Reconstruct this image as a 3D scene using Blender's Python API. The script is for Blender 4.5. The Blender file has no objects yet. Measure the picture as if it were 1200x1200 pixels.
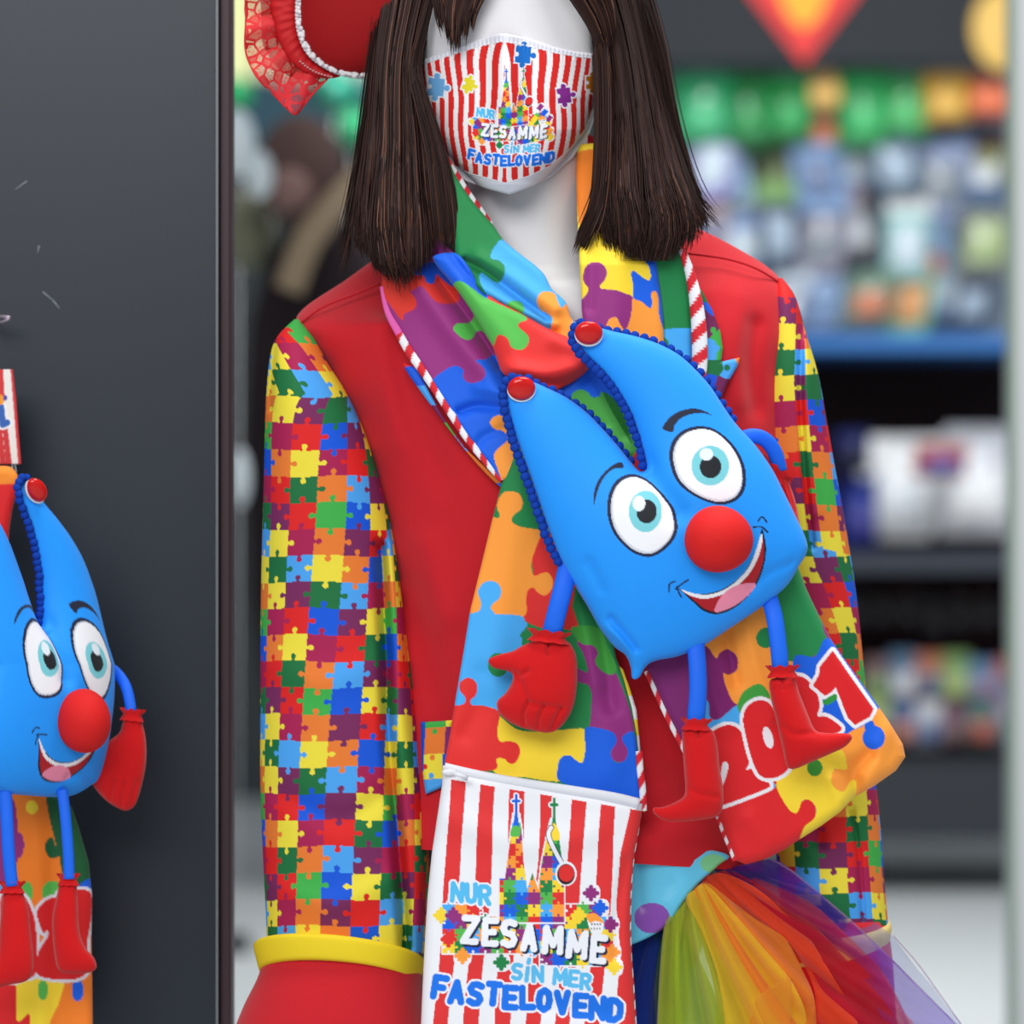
import bpy, math, random
import numpy as np
from mathutils import Vector

random.seed(7)
RNG = np.random.default_rng(7)
SC = bpy.context.scene
COL = SC.collection

# ------------------------------------------------------------------ camera, world, lights
K = 0.0007          # metres per pixel at the mannequin
D0 = 3.0            # camera distance to the plane of the mannequin
ZC = 1.25           # camera height
cam_d = bpy.data.cameras.new('camera')
cam = bpy.data.objects.new('camera', cam_d)
COL.objects.link(cam)
cam.location = (0, -D0, ZC)
cam.rotation_euler = (math.pi / 2, 0, 0)
cam_d.sensor_width = 36
cam_d.lens = 36 * D0 / (1200 * K)
cam_d.clip_end = 100
cam_d.dof.use_dof = True
cam_d.dof.focus_distance = D0 - 0.125
cam_d.dof.aperture_fstop = cam_d.lens / 29.0
SC.camera = cam

world = bpy.data.worlds.new('world')
SC.world = world
world.use_nodes = True
bg = world.node_tree.nodes['Background']
bg.inputs[0].default_value = (0.86, 0.93, 1.0, 1)
bg.inputs[1].default_value = 0.50

def area(name, loc, target, size, size_y, power, color=(1, 1, 1)):
    l = bpy.data.lights.new(name, 'AREA')
    l.shape = 'RECTANGLE'; l.size = size; l.size_y = size_y
    l.energy = power; l.color = color
    o = bpy.data.objects.new(name, l)
    COL.objects.link(o)
    o.location = loc
    o.rotation_euler = (Vector(target) - Vector(loc)).to_track_quat('-Z', 'Y').to_euler()
    return o
area('shop_front_daylight', (-0.9, -3.6, 3.1), (0.0, 0, 1.2), 2.6, 1.6, 98, (1.0, 0.98, 0.96))
area('ceiling_panel_light', (0.5, -0.2, 3.4), (0.1, 0, 1.2), 1.6, 1.2, 52, (1.0, 0.97, 0.93))
area('aisle_ceiling_light', (1.0, 5.0, 3.4), (1.5, 9.3, 1.0), 3.0, 1.5, 230, (0.95, 0.98, 1.0))

SC.view_settings.view_transform = 'Standard'
SC.view_settings.look = 'None'
SC.view_settings.exposure = 0.0
SC.view_settings.gamma = 1.0
SC.view_settings.use_curve_mapping = False

# ------------------------------------------------------------------ helpers
def W(px, py, d=0.0):
    """photo-plane coordinates (0.7 mm units) and depth towards the viewer -> world metres"""
    px = np.asarray(px, float); py = np.asarray(py, float); d = np.asarray(d, float) + 0 * px
    Y = -d * K
    s = (D0 + Y) / D0
    return np.stack([(px - 600) * K * s, Y, ZC - (py - 600) * K * s], -1)

def Wy(px, py, Y):
    return W(px, py, -Y / K)

def lin(c):
    c = np.asarray(c, float)
    if c.max() > 1.001: c = c / 255.0
    return np.where(c <= 0.04045, c / 12.92, ((c + 0.055) / 1.055) ** 2.4)

def L4(c):
    r = lin(c)
    return (float(r[0]), float(r[1]), float(r[2]), 1.0)

MATS = {}
def mat(name, color=(128, 128, 128), rough=0.85, spec=0.25, metal=0.0, attr=False, bump=0.0, bscale=900.0,
        sheen=0.0, coat=0.0, alpha=None, transl=0.0, emit=None, mottle=0.0, mscale=6.0):
    if name in MATS: return MATS[name]
    m = bpy.data.materials.new(name)
    m.use_nodes = True
    nt = m.node_tree; N = nt.nodes; Lk = nt.links
    b = N['Principled BSDF']
    b.inputs['Roughness'].default_value = rough
    b.inputs['Specular IOR Level'].default_value = spec
    b.inputs['Metallic'].default_value = metal
    b.inputs['Sheen Weight'].default_value = sheen
    b.inputs['Coat Weight'].default_value = coat
    b.inputs['Coat Roughness'].default_value = 0.08
    tc = N.new('ShaderNodeTexCoord')
    if attr:
        a = N.new('ShaderNodeAttribute'); a.attribute_name = 'Col'
        csock = a.outputs['Color']
    else:
        rgb = N.new('ShaderNodeRGB'); rgb.outputs[0].default_value = L4(color)
        csock = rgb.outputs[0]
    # faint dye variation so the surface is never perfectly flat
    nz = N.new('ShaderNodeTexNoise'); nz.inputs['Scale'].default_value = mscale * 10
    nz.inputs['Detail'].default_value = 4
    Lk.new(tc.outputs['Object'], nz.inputs['Vector'])
    mr = N.new('ShaderNodeMapRange')
    mm = max(mottle, 0.03)
    mr.inputs['To Min'].default_value = 1 - mm; mr.inputs['To Max'].default_value = 1 + mm
    Lk.new(nz.outputs['Fac'], mr.inputs['Value'])
    mx = N.new('ShaderNodeVectorMath'); mx.operation = 'SCALE'
    Lk.new(csock, mx.inputs[0]); Lk.new(mr.outputs['Result'], mx.inputs['Scale'])
    Lk.new(mx.outputs[0], b.inputs['Base Color'])
    if bump > 0:
        n2 = N.new('ShaderNodeTexNoise'); n2.inputs['Scale'].default_value = bscale
        n2.inputs['Detail'].default_value = 2
        Lk.new(tc.outputs['Object'], n2.inputs['Vector'])
        bp = N.new('ShaderNodeBump'); bp.inputs['Strength'].default_value = bump
        bp.inputs['Distance'].default_value = 0.0006
        Lk.new(n2.outputs['Fac'], bp.inputs['Height'])
        Lk.new(bp.outputs['Normal'], b.inputs['Normal'])
    if emit is not None:
        b.inputs['Emission Color'].default_value = L4(color)
        b.inputs['Emission Strength'].default_value = emit
    if alpha is not None:
        out = N['Material Output']
        tr = N.new('ShaderNodeBsdfTransparent')
        tl = N.new('ShaderNodeBsdfTranslucent')
        Lk.new(mx.outputs[0], tl.inputs['Color'])
        m1 = N.new('ShaderNodeMixShader'); m1.inputs[0].default_value = transl
        Lk.new(b.outputs[0], m1.inputs[1]); Lk.new(tl.outputs[0], m1.inputs[2])
        m2 = N.new('ShaderNodeMixShader'); m2.inputs[0].default_value = alpha
        Lk.new(tr.outputs[0], m2.inputs[1]); Lk.new(m1.outputs[0], m2.inputs[2])
        Lk.new(m2.outputs[0], out.inputs['Surface'])
    MATS[name] = m
    return m

def set_tags(o, label=None, cat=None, group=None, kind=None):
    if label: o['label'] = label
    if cat: o['category'] = cat
    if group: o['group'] = group
    if kind: o['kind'] = kind
    return o

def thing(name, label, cat, loc, group=None):
    o = bpy.data.objects.new(name, None)
    COL.objects.link(o)
    o.location = [float(v) for v in loc]
    o.empty_display_size = 0.05
    return set_tags(o, label, cat, group)

def wloc(o):
    v = np.zeros(3)
    while o is not None:
        v += np.array(o.location); o = o.parent
    return v

def mk(name, V, F, m, parent=None, colors=None, smooth=True, loc=None):
    """one mesh object; V world coordinates, stored relative to its parent / own origin"""
    V = np.asarray(V, float).reshape(-1, 3)
    me = bpy.data.meshes.new(name)
    if isinstance(F, np.ndarray):
        Fl = F
    else:
        Fl = None
    org = wloc(parent) if parent is not None else (np.array(loc, float) if loc is not None else V.mean(0))
    off = np.zeros(3)
    if parent is not None:
        off = V.mean(0) - org
        org = V.mean(0)
    Vl = V - org
    if Fl is not None:
        n = len(Fl); k = Fl.shape[1]
        me.vertices.add(len(Vl)); me.vertices.foreach_set('co', Vl.ravel())
        me.loops.add(n * k); me.loops.foreach_set('vertex_index', Fl.ravel().astype(np.int32))
        me.polygons.add(n)
        me.polygons.foreach_set('loop_start', np.arange(0, n * k, k, dtype=np.int32))
        me.update(calc_edges=True)
        me.validate()
    else:
        me.from_pydata(Vl.tolist(), [], F)
        me.update()
    if smooth:
        me.shade_smooth()
    if colors is not None:
        ca = me.color_attributes.new('Col', 'FLOAT_COLOR', 'POINT')
        c4 = np.ones((len(Vl), 4)); c4[:, :3] = np.asarray(colors).reshape(-1, 3)
        ca.data.foreach_set('color', c4.ravel())
    me.materials.append(m)
    o = bpy.data.objects.new(name, me)
    COL.objects.link(o)
    if parent is not None:
        o.parent = parent; o.location = off.tolist()
    else:
        o.location = org.tolist()
    return o

class MB:
    """collects shapes into one mesh"""
    def __init__(s): s.V = []; s.F = []; s.n = 0; s.C = []
    def add(s, V, F, c=None):
        V = np.asarray(V, float).reshape(-1, 3)
        s.V.append(V); s.F += [tuple(int(i) + s.n for i in f) for f in F]
        s.n += len(V)
        s.C.append(np.tile(lin(c) if c is not None else np.zeros(3), (len(V), 1)))
        return s
    def box(s, lo, hi, c=None, bev=0.0):
        lo = np.array(lo, float); hi = np.array(hi, float)
        b = min(bev, *(0.45 * (hi - lo))) if bev else 0
        if b <= 0:
            V = [[(lo, hi)[i][0], (lo, hi)[j][1], (lo, hi)[k][2]] for i in (0, 1) for j in (0, 1) for k in (0, 1)]
            F = [(0, 1, 3, 2), (4, 6, 7, 5), (0, 4, 5, 1), (2, 3, 7, 6), (0, 2, 6, 4), (1, 5, 7, 3)]
            return s.add(V, F, c)
        V = []; idx = {}
        for i in (0, 1):
            for j in (0, 1):
                for k in (0, 1):
                    for ax in range(3):
                        p = []
                        for a, q in enumerate((i, j, k)):
                            e = (lo, hi)[q][a]
                            p.append(e if a == ax else e + (b if q == 0 else -b))
                        idx[(i, j, k, ax)] = len(V); V.append(p)
        F = []
        for ax in range(3):
            o1, o2 = [a for a in range(3) if a != ax]
            for q in (0, 1):
                cyc = []
                for (u, v) in ((0, 0), (1, 0), (1, 1), (0, 1)):
                    t = [0, 0, 0]; t[ax] = q; t[o1] = u; t[o2] = v
                    cyc.append(idx[(t[0], t[1], t[2], ax)])
                F.append(cyc if (q == 1) != (ax == 1) else cyc[::-1])
        for ax in range(3):
            o1, o2 = [a for a in range(3) if a != ax]
            for u in (0, 1):
                for v in (0, 1):
                    t0 = [0, 0, 0]; t1 = [0, 0, 0]
                    t0[o1] = u; t0[o2] = v; t1[o1] = u; t1[o2] = v; t1[ax] = 1
                    F.append((idx[(*t0, o1)], idx[(*t1, o1)], idx[(*t1, o2)], idx[(*t0, o2)]))
        for i in (0, 1):
            for j in (0, 1):
                for k in (0, 1):
                    F.append((idx[(i, j, k, 0)], idx[(i, j, k, 1)], idx[(i, j, k, 2)]))
        return s.add(V, F, c)
    def ell(s, c0, r, n=16, m=10, c=None):
        V = [[c0[0], c0[1], c0[2] + r[2]]]; F = []
        for j in range(1, m):
            th = math.pi * j / m
            for i in range(n):
                ph = 2 * math.pi * i / n
                V.append([c0[0] + r[0] * math.sin(th) * math.cos(ph), c0[1] + r[1] * math.sin(th) * math.sin(ph), c0[2] + r[2] * math.cos(th)])
        V.append([c0[0], c0[1], c0[2] - r[2]])
        for i in range(n):
            F.append((0, 1 + i, 1 + (i + 1) % n))
            for j in range(m - 2):
                a = 1 + j * n + i; b = 1 + j * n + (i + 1) % n
                F.append((a, a + n, b + n, b))
            F.append((len(V) - 1, 1 + (m - 2) * n + (i + 1) % n, 1 + (m - 2) * n + i))
        return s.add(V, F, c)
    def tube(s, P, R, n=8, c=None, flat=1.0, cap=True):
        P = np.asarray(P, float); k = len(P)
        R = np.full(k, float(R)) if np.isscalar(R) else np.asarray(R, float)
        T = np.gradient(P, axis=0); T /= np.linalg.norm(T, axis=1)[:, None] + 1e-12
        up = np.array([0, 1.0, 0.0]); V = []
        for i in range(k):
            a = np.cross(T[i], up); la = np.linalg.norm(a)
            a = a / la if la > 1e-6 else np.array([1.0, 0, 0])
            b = np.cross(a, T[i])
            for q in range(n):
                t = 2 * math.pi * q / n
                V.append(P[i] + R[i] * (a * math.cos(t) + b * math.sin(t) * flat))
        F = []
        for i in range(k - 1):
            for q in range(n):
                F.append((i * n + q, i * n + (q + 1) % n, (i + 1) * n + (q + 1) % n, (i + 1) * n + q))
        if cap:
            F.append(tuple(range(n))[::-1]); F.append(tuple((k - 1) * n + q for q in range(n)))
        return s.add(V, F, c)
    def build(s, name, m, parent=None, smooth=True, colors=False, loc=None):
        return mk(name, np.concatenate(s.V), s.F, m, parent, np.concatenate(s.C) if colors else None, smooth, loc)

def spline(P, n=6, closed=False):
    P = np.asarray(P, float); k = len(P); out = []
    rng = range(k) if closed else range(k - 1)
    for i in rng:
        if closed: p = [P[(i - 1) % k], P[i], P[(i + 1) % k], P[(i + 2) % k]]
        else: p = [P[max(i - 1, 0)], P[i], P[i + 1], P[min(i + 2, k - 1)]]
        for j in range(n):
            t = j / n
            out.append(0.5 * (2 * p[1] + (p[2] - p[0]) * t + (2 * p[0] - 5 * p[1] + 4 * p[2] - p[3]) * t * t + (3 * p[1] - p[0] - 3 * p[2] + p[3]) * t ** 3))
    if not closed: out.append(P[-1])
    return np.array(out)

def walk(P, step):
    """evenly spaced points along a polyline"""
    P = np.asarray(P, float)
    d = np.r_[0, np.cumsum(np.linalg.norm(np.diff(P, axis=0), axis=1))]
    n = max(2, int(round(d[-1] / step)) + 1)
    t = np.linspace(0, d[-1], n)
    return np.stack([np.interp(t, d, P[:, a]) for a in range(P.shape[1])], -1)

def inpoly(X, Y, P):
    ins = np.zeros(X.shape, bool); n = len(P)
    for i in range(n):
        x1, y1 = P[i]; x2, y2 = P[(i + 1) % n]
        if y1 == y2: continue
        c = ((y1 > Y) != (y2 > Y))
        if c.any():
            xx = (x2 - x1) * (Y - y1) / (y2 - y1) + x1
            ins ^= c & (X < xx)
    return ins

def segdist(X, Y, P, closed=False, nearest=False):
    X = np.asarray(X, float); Y = np.asarray(Y, float)
    best = np.full(X.shape, 1e9); nx = X.copy(); ny = Y.copy(); n = len(P)
    for i in range(n if closed else n - 1):
        x1, y1 = P[i]; x2, y2 = P[(i + 1) % n]
        dx, dy = x2 - x1, y2 - y1; l = dx * dx + dy * dy + 1e-12
        t = np.clip(((X - x1) * dx + (Y - y1) * dy) / l, 0, 1)
        qx = x1 + t * dx; qy = y1 + t * dy
        d = (X - qx) ** 2 + (Y - qy) ** 2
        b = d < best
        best = np.where(b, d, best)
        if nearest:
            nx = np.where(b, qx, nx); ny = np.where(b, qy, ny)
    if nearest: return np.sqrt(best), nx, ny
    return np.sqrt(best)

def Z(x0, y0, s):
    """points read off an enlargement: returns a mapper to photo units"""
    return lambda pts: [(x0 + x / s, y0 + y / s) for x, y in pts]

class Canvas:
    """flat print laid out in numpy; sampled into colour attributes"""
    def __init__(s, x0, y0, x1, y1, res, base):
        s.x0, s.y0, s.res = x0, y0, res
        s.w = int((x1 - x0) * res) + 2; s.h = int((y1 - y0) * res) + 2
        s.A = np.tile(lin(base), (s.h, s.w, 1)).astype(np.float32)
        s.a = np.zeros((s.h, s.w), np.float32)
    def _win(s, x0, y0, x1, y1):
        i0 = max(0, int((x0 - s.x0) * s.res) - 2); i1 = min(s.w, int((x1 - s.x0) * s.res) + 3)
        j0 = max(0, int((y0 - s.y0) * s.res) - 2); j1 = min(s.h, int((y1 - s.y0) * s.res) + 3)
        if i1 <= i0 or j1 <= j0: return None
        X, Y = np.meshgrid(s.x0 + np.arange(i0, i1) / s.res, s.y0 + np.arange(j0, j1) / s.res)
        return i0, i1, j0, j1, X, Y
    def _put(s, w, M, c):
        i0, i1, j0, j1 = w[:4]
        s.A[j0:j1, i0:i1][M] = lin(c); s.a[j0:j1, i0:i1][M] = 1
    def poly(s, P, c, smooth=True, n=5):
        P = np.array(P, float)
        if smooth: P = spline(P, n, True)
        w = s._win(*P.min(0), *P.max(0))
        if w: s._put(w, inpoly(w[4], w[5], P), c)
    def ell(s, cx, cy, rx, ry, c, ang=0.0):
        r = max(rx, ry); w = s._win(cx - r, cy - r, cx + r, cy + r)
        if not w: return
        ca, sa = math.cos(ang), math.sin(ang)
        X = w[4] - cx; Y = w[5] - cy
        s._put(w, ((X * ca + Y * sa) / rx) ** 2 + ((-X * sa + Y * ca) / ry) ** 2 < 1, c)
    def stroke(s, P, r, c, smooth=False):
        P = np.array(P, float)
        if smooth: P = spline(P, 5)
        w = s._win(P[:, 0].min() - r, P[:, 1].min() - r, P[:, 0].max() + r, P[:, 1].max() + r)
        if w: s._put(w, segdist(w[4], w[5], P) < r, c)
    def outline(s, P, r, c, smooth=True):
        P = np.array(P, float)
        if smooth: P = spline(P, 5, True)
        w = s._win(P[:, 0].min() - r, P[:, 1].min() - r, P[:, 0].max() + r, P[:, 1].max() + r)
        if w: s._put(w, (segdist(w[4], w[5], P, True) < r) | inpoly(w[4], w[5], P), c)
    def sample(s, x, y, alpha=False):
        u = np.clip((np.asarray(x) - s.x0) * s.res, 0, s.w - 1.001); v = np.clip((np.asarray(y) - s.y0) * s.res, 0, s.h - 1.001)
        i = u.astype(int); j = v.astype(int); fu = (u - i)[..., None]; fv = (v - j)[..., None]
        A = s.A
        r = (A[j, i] * (1 - fu) + A[j, i + 1] * fu) * (1 - fv) + (A[j + 1, i] * (1 - fu) + A[j + 1, i + 1] * fu) * fv
        if alpha:
            a = s.a; fu = fu[..., 0]; fv = fv[..., 0]
            al = (a[j, i] * (1 - fu) + a[j, i + 1] * fu) * (1 - fv) + (a[j + 1, i] * (1 - fu) + a[j + 1, i + 1] * fu) * fv
            out = (u > 0) & (u < s.w - 2) & (v > 0) & (v < s.h - 2)
            return r, al * out
        return r

def folds_at(px, py, folds):
    h = np.zeros_like(px)
    for P, a, w in folds:
        h += a * np.exp(-(segdist(px, py, spline(P, 4)) / w) ** 2)
    return h

class Inflate:
    """cushion height over an outline (membrane under pressure)"""
    def __init__(s, P, c=2.0):
        P = np.asarray(P, float)
        s.x0, s.y0 = P.min(0) - 2 * c; s.c = c
        w = int((P[:, 0].max() - s.x0) / c) + 4; h = int((P[:, 1].max() - s.y0) / c) + 4
        phi = None
        for lev in (4, 2, 1):
            cc = c * lev; ww = w // lev + 2; hh = h // lev + 2
            X, Y = np.meshgrid(s.x0 + np.arange(ww) * cc, s.y0 + np.arange(hh) * cc)
            M = inpoly(X, Y, P)
            if phi is None: f = np.zeros((hh, ww))
            else:
                u = np.clip(np.arange(ww) / 2, 0, phi.shape[1] - 1.001); v = np.clip(np.arange(hh) / 2, 0, phi.shape[0] - 1.001)
                iu = u.astype(int); iv = v.astype(int); fu = u - iu; fv = (v - iv)[:, None]
                f = (phi[iv][:, iu] * (1 - fu) + phi[iv][:, iu + 1] * fu) * (1 - fv) + (phi[iv + 1][:, iu] * (1 - fu) + phi[iv + 1][:, iu + 1] * fu) * fv
            for _ in range((700, 300, 150)[(4, 2, 1).index(lev)]):
                g = 0.25 * (np.roll(f, 1, 0) + np.roll(f, -1, 0) + np.roll(f, 1, 1) + np.roll(f, -1, 1)) + 0.25 * cc * cc
                f = np.where(M, g, 0)
            phi = f
        s.f = phi; s.mx = phi.max()
    def __call__(s, px, py):
        u = np.clip((np.asarray(px, float) - s.x0) / s.c, 0, s.f.shape[1] - 1.001); v = np.clip((np.asarray(py, float) - s.y0) / s.c, 0, s.f.shape[0] - 1.001)
        i = u.astype(int); j = v.astype(int); fu = u - i; fv = v - j; f = s.f
        r = (f[j, i] * (1 - fu) + f[j, i + 1] * fu) * (1 - fv) + (f[j + 1, i] * (1 - fu) + f[j + 1, i + 1] * fu) * fv
        return np.sqrt(np.maximum(r, 0) / s.mx)

def relief(name, P, sp, front, m, parent=None, back=None, paint=None, pos=W, rim=4.0, loc=None, alpha=None):
    """solid piece with outline P: front(px,py,dist) height; back(...) closes it, else a turned hem of depth rim"""
    P = np.asarray(P, float)
    x0, y0 = P.min(0) - sp; x1, y1 = P.max(0) + sp
    nx = int((x1 - x0) / sp) + 2; ny = int((y1 - y0) / sp) + 2
    gx = x0 + np.arange(nx) * sp; gy = y0 + np.arange(ny) * sp
    CX, CY = np.meshgrid(gx[:-1] + sp / 2, gy[:-1] + sp / 2)
    cell = inpoly(CX, CY, P)
    cnt = np.zeros((ny, nx), int)
    cnt[:-1, :-1] += cell; cnt[1:, :-1] += cell; cnt[:-1, 1:] += cell; cnt[1:, 1:] += cell
    used = cnt > 0; bnd = used & (cnt < 4)
    X, Y = np.meshgrid(gx, gy)
    idx = -np.ones((ny, nx), int); idx[used] = np.arange(used.sum())
    px = X[used]; py = Y[used]; bd = bnd[used]
    dist, qx, qy = segdist(px, py, P, True, True)
    px = np.where(bd, qx, px); py = np.where(bd, qy, py); dist = np.where(bd, 0.0, dist)
    hf = front(px, py, dist)
    V = pos(px, py, hf)
    jj, ii = np.nonzero(cell)
    F = np.stack([idx[jj, ii], idx[jj + 1, ii], idx[jj + 1, ii + 1], idx[jj, ii + 1]], -1)
    cols = paint(px, py) if paint is not None else None
    if back is not None:
        hb = back(px, py, dist)
        Vb = pos(px, py, np.where(bd, hf, hb))
        nb = ~bd; bi = np.where(bd, np.arange(len(px)), 0)
        bi[nb] = len(px) + np.arange(nb.sum())
        Vall = np.concatenate([V, Vb[nb]])
        Fall = np.concatenate([F, bi[F][:, ::-1]])
        if cols is not None: cols = np.concatenate([cols, cols[nb]])
    else:
        # hem: each border edge drops back
        E = np.concatenate([F[:, [0, 1]], F[:, [1, 2]], F[:, [2, 3]], F[:, [3, 0]]])
        key = np.sort(E, 1); key = key[:, 0] * len(px) + key[:, 1]
        _, inv, c = np.unique(key, return_inverse=True, return_counts=True)
        be = E[c[inv] == 1]
        vs = np.unique(be); mp = np.zeros(len(px), int); mp[vs] = len(px) + np.arange(len(vs))
        Vr = pos(px[vs], py[vs], hf[vs] - rim)
        Vall = np.concatenate([V, Vr])
        Fall = np.concatenate([F, np.stack([be[:, 1], be[:, 0], mp[be[:, 0]], mp[be[:, 1]]], -1)])
        if cols is not None: cols = np.concatenate([cols, cols[vs]])
    return mk(name, Vall, Fall, m, parent, cols, True, loc)

def loft(name, rows, m, parent=None, nr=60, nf=60, nb=16, e=2.0, paint=None, sag=None, dfun=None, cap=True, loc=None, t_range=(0, 1)):
    """closed tube through rows (Lx,Ly,Rx,Ry,depth_centre,front_half,back_half)"""
    R = np.array(rows, float)
    S = spline(R, 12)
    dl = np.r_[0, np.cumsum(np.linalg.norm(np.diff(S[:, :4], axis=0), axis=1))]
    t = np.linspace(t_range[0], t_range[1], nr) * dl[-1]
    Q = np.stack([np.interp(t, dl, S[:, a]) for a in range(7)], -1)
    ph = np.concatenate([np.linspace(math.pi, 0, nf), -np.linspace(0, math.pi, nb + 2)[1:-1]])
    c = np.cos(ph); s_ = np.sin(ph)
    cu = np.sign(c) * np.abs(c) ** (2 / e); su = np.sign(s_) * np.abs(s_) ** (2 / e)
    Lx, Ly, Rx, Ry, dc, df, db = [Q[:, a][:, None] for a in range(7)]
    px = (Lx + Rx) / 2 + (Rx - Lx) / 2 * cu; py = (Ly + Ry) / 2 + (Ry - Ly) / 2 * cu
    d = dc + np.where(su >= 0, df, db) * su
    if sag is not None: py = py + sag(t / dl[-1])[:, None] * su
    if dfun is not None: d = d + dfun(px, py) * (su > 0)
    V = W(px, py, d)
    n, k = V.shape[:2]
    I = np.arange(n * k).reshape(n, k)
    F = np.stack([I[:-1], I[1:], np.roll(I, -1, 1)[1:], np.roll(I, -1, 1)[:-1]], -1).reshape(-1, 4)
    F = [tuple(f) for f in F.tolist()]
    if cap: F.append(tuple(I[0].tolist())[::-1][::-1]); F.append(tuple(I[-1].tolist())[::-1])
    cols = None
    if paint is not None:
        a = np.maximum((Rx - Lx) / 2, 1)
        sarc = np.where(su >= 0, a * (math.pi / 2 - np.abs(ph)), a * (np.where(c > 0, 1, -1)) * (math.pi / 2 + np.minimum(np.abs(ph), math.pi - np.abs(ph))))
        cols = paint(px, py, sarc, a + 0 * px, (Lx + Rx) / 2 + 0 * px)
    return mk(name, V, F, m, parent, cols.reshape(-1, 3) if cols is not None else None, True, loc)

# ---------------------------------------------------------------- jigsaw print
CY_ = (232, 214, 62); CO_ = (226, 120, 48); CR_ = (216, 32, 32); CM_ = (164, 28, 78); CP_ = (116, 38, 88)
CLG = (62, 168, 72); CG_ = (26, 108, 60); CB_ = (16, 84, 210); CLB = (72, 158, 232)
TAB = [[CY_, CM_, CO_, CP_, CR_, CLB], [CG_, CLB, CY_, CO_, CB_, CY_], [CY_, CP_, CG_, CLB, CM_, CO_], [CM_, CR_, CB_, CP_, CY_, CLG],
       [CO_, CY_, CM_, CR_, CG_, CB_], [CR_, CG_, CO_, CLB, CP_, CM_], [CP_, CR_, CLG, CB_, CY_, CG_]]
TABL = np.array([[lin(c) for c in r] for r in TAB])

def hsh(i, j, k):
    return ((i * 73856093) ^ (j * 19349663) ^ (k * 83492791)) & 0xffff

def jig_cells(s, t, seed=1):
    """owner cell of every point of an interlocking unit jigsaw"""
    i = np.floor(s).astype(int); j = np.floor(t).astype(int)
    fs = s - i; ft = t - j; oi = i.copy(); oj = j.copy()
    def tab(along, out):      # out: distance beyond the edge, into the neighbour
        return (((along - 0.5) ** 2 + (out - 0.155) ** 2) < 0.105 ** 2) | ((np.abs(along - 0.5) < 0.055 + 0.3 * np.clip(0.06 - out, 0, 1)) & (out < 0.1) & (out >= 0))
    for side in (0, 1):
        ex = i + side; sg = np.where(hsh(ex, j, seed) % 5 > 1, 1, -1)       # +1: left piece bulges right
        into = (sg == 1) if side == 0 else (sg == -1)
        out = fs if side == 0 else 1 - fs
        h = into & tab(ft, out)
        oi = np.where(h, i - 1 if side == 0 else i + 1, oi); oj = np.where(h, j, oj)
        ey = j + side; sg = np.where(hsh(i, ey, seed + 5) % 5 > 1, -1, 1)
        into = (sg == 1) if side == 0 else (sg == -1)
        out = ft if side == 0 else 1 - ft
        h = into & tab(fs, out)
        oj = np.where(h, j - 1 if side == 0 else j + 1, oj); oi = np.where(h, i, oi)
    return oi, oj

def jig_color(s, t, seed=1):
    oi, oj = jig_cells(s, t, seed)
    return TABL[oj % 7, oi % 6]

# ================================================================ SETTING
fl = MB(); fl.box((-14, -6, -0.05), (16, 13.0, 0.0))
o = fl.build('floor', mat('floor_vinyl', (206, 209, 208), 0.35, 0.4, mottle=0.06, mscale=0.3), smooth=False); o['kind'] = 'structure'
bw = MB(); bw.box((-14, 12.9, 0.0), (16, 13.0, 4.2))
o = bw.build('wall_back', mat('wall_paint', (70, 76, 80), 0.9), smooth=False); o['kind'] = 'structure'

def bx(m, x0, y0, x1, y1, Ya, Yb, c=None, bev=0.0):
    """box whose front face (at depth Ya metres) covers the given photo rectangle"""
    a = Wy(x0, y1, Ya); b = Wy(x1, y0, Ya)
    m.box((a[0], Ya, max(a[2], 0.0)), (b[0], Yb, b[2]), c, bev)
    return m

# ---- dark display panel at the left
PN = thing('display_stand', 'tall dark grey display panel standing left of the mannequin, plush doll hung on it', 'panel', (-0.36, 0.12, 0.0))
m = MB(); m.box((-1.25, 0.11, 0.0), (Wy(255, 0, 0.11)[0], 0.15, 2.3), bev=0.002)
pm = mat('panel_laminate', (29, 37, 48), 0.4, 0.4, mottle=0.12, mscale=0.5)
m.build('board', pm, PN, smooth=False)
m = MB(); xa = Wy(255, 0, 0.11)[0]; xb = Wy(271, 0, 0.12)[0]
m.box((xa + 0.0004, 0.118, 0.0), (xb, 0.158, 2.3), bev=0.002)
m.build('edge_strip', mat('edge_plastic', (58, 38, 45), 0.5, 0.4), PN, smooth=False)
m = MB(); m.box((xa - 0.0012, 0.1075, 0.0), (xa + 0.0004, 0.112, 2.3))
m.build('corner_bead', mat('bead_metal', (120, 128, 132), 0.4, 0.5), PN, smooth=False)
m = MB()
for (x0, y0, x1, y1) in ((18, 222, 32, 212), (46, 288, 44, 296), (50, 342, 62, 352), (62, 352, 70, 362)):
    m.tube([Wy(x0, y0, 0.1098), Wy((x0 + x1) / 2, (y0 + y1) / 2, 0.1096), Wy(x1, y1, 0.1098)], 0.0004, 5)
m.build('scratch', mat('scratch_white', (150, 156, 160), 0.6), PN)
m = MB(); m.box((-1.25, 0.0, 0.0), (-0.7, 0.4, 0.08)); m.build('foot', pm, PN, smooth=False)

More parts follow.
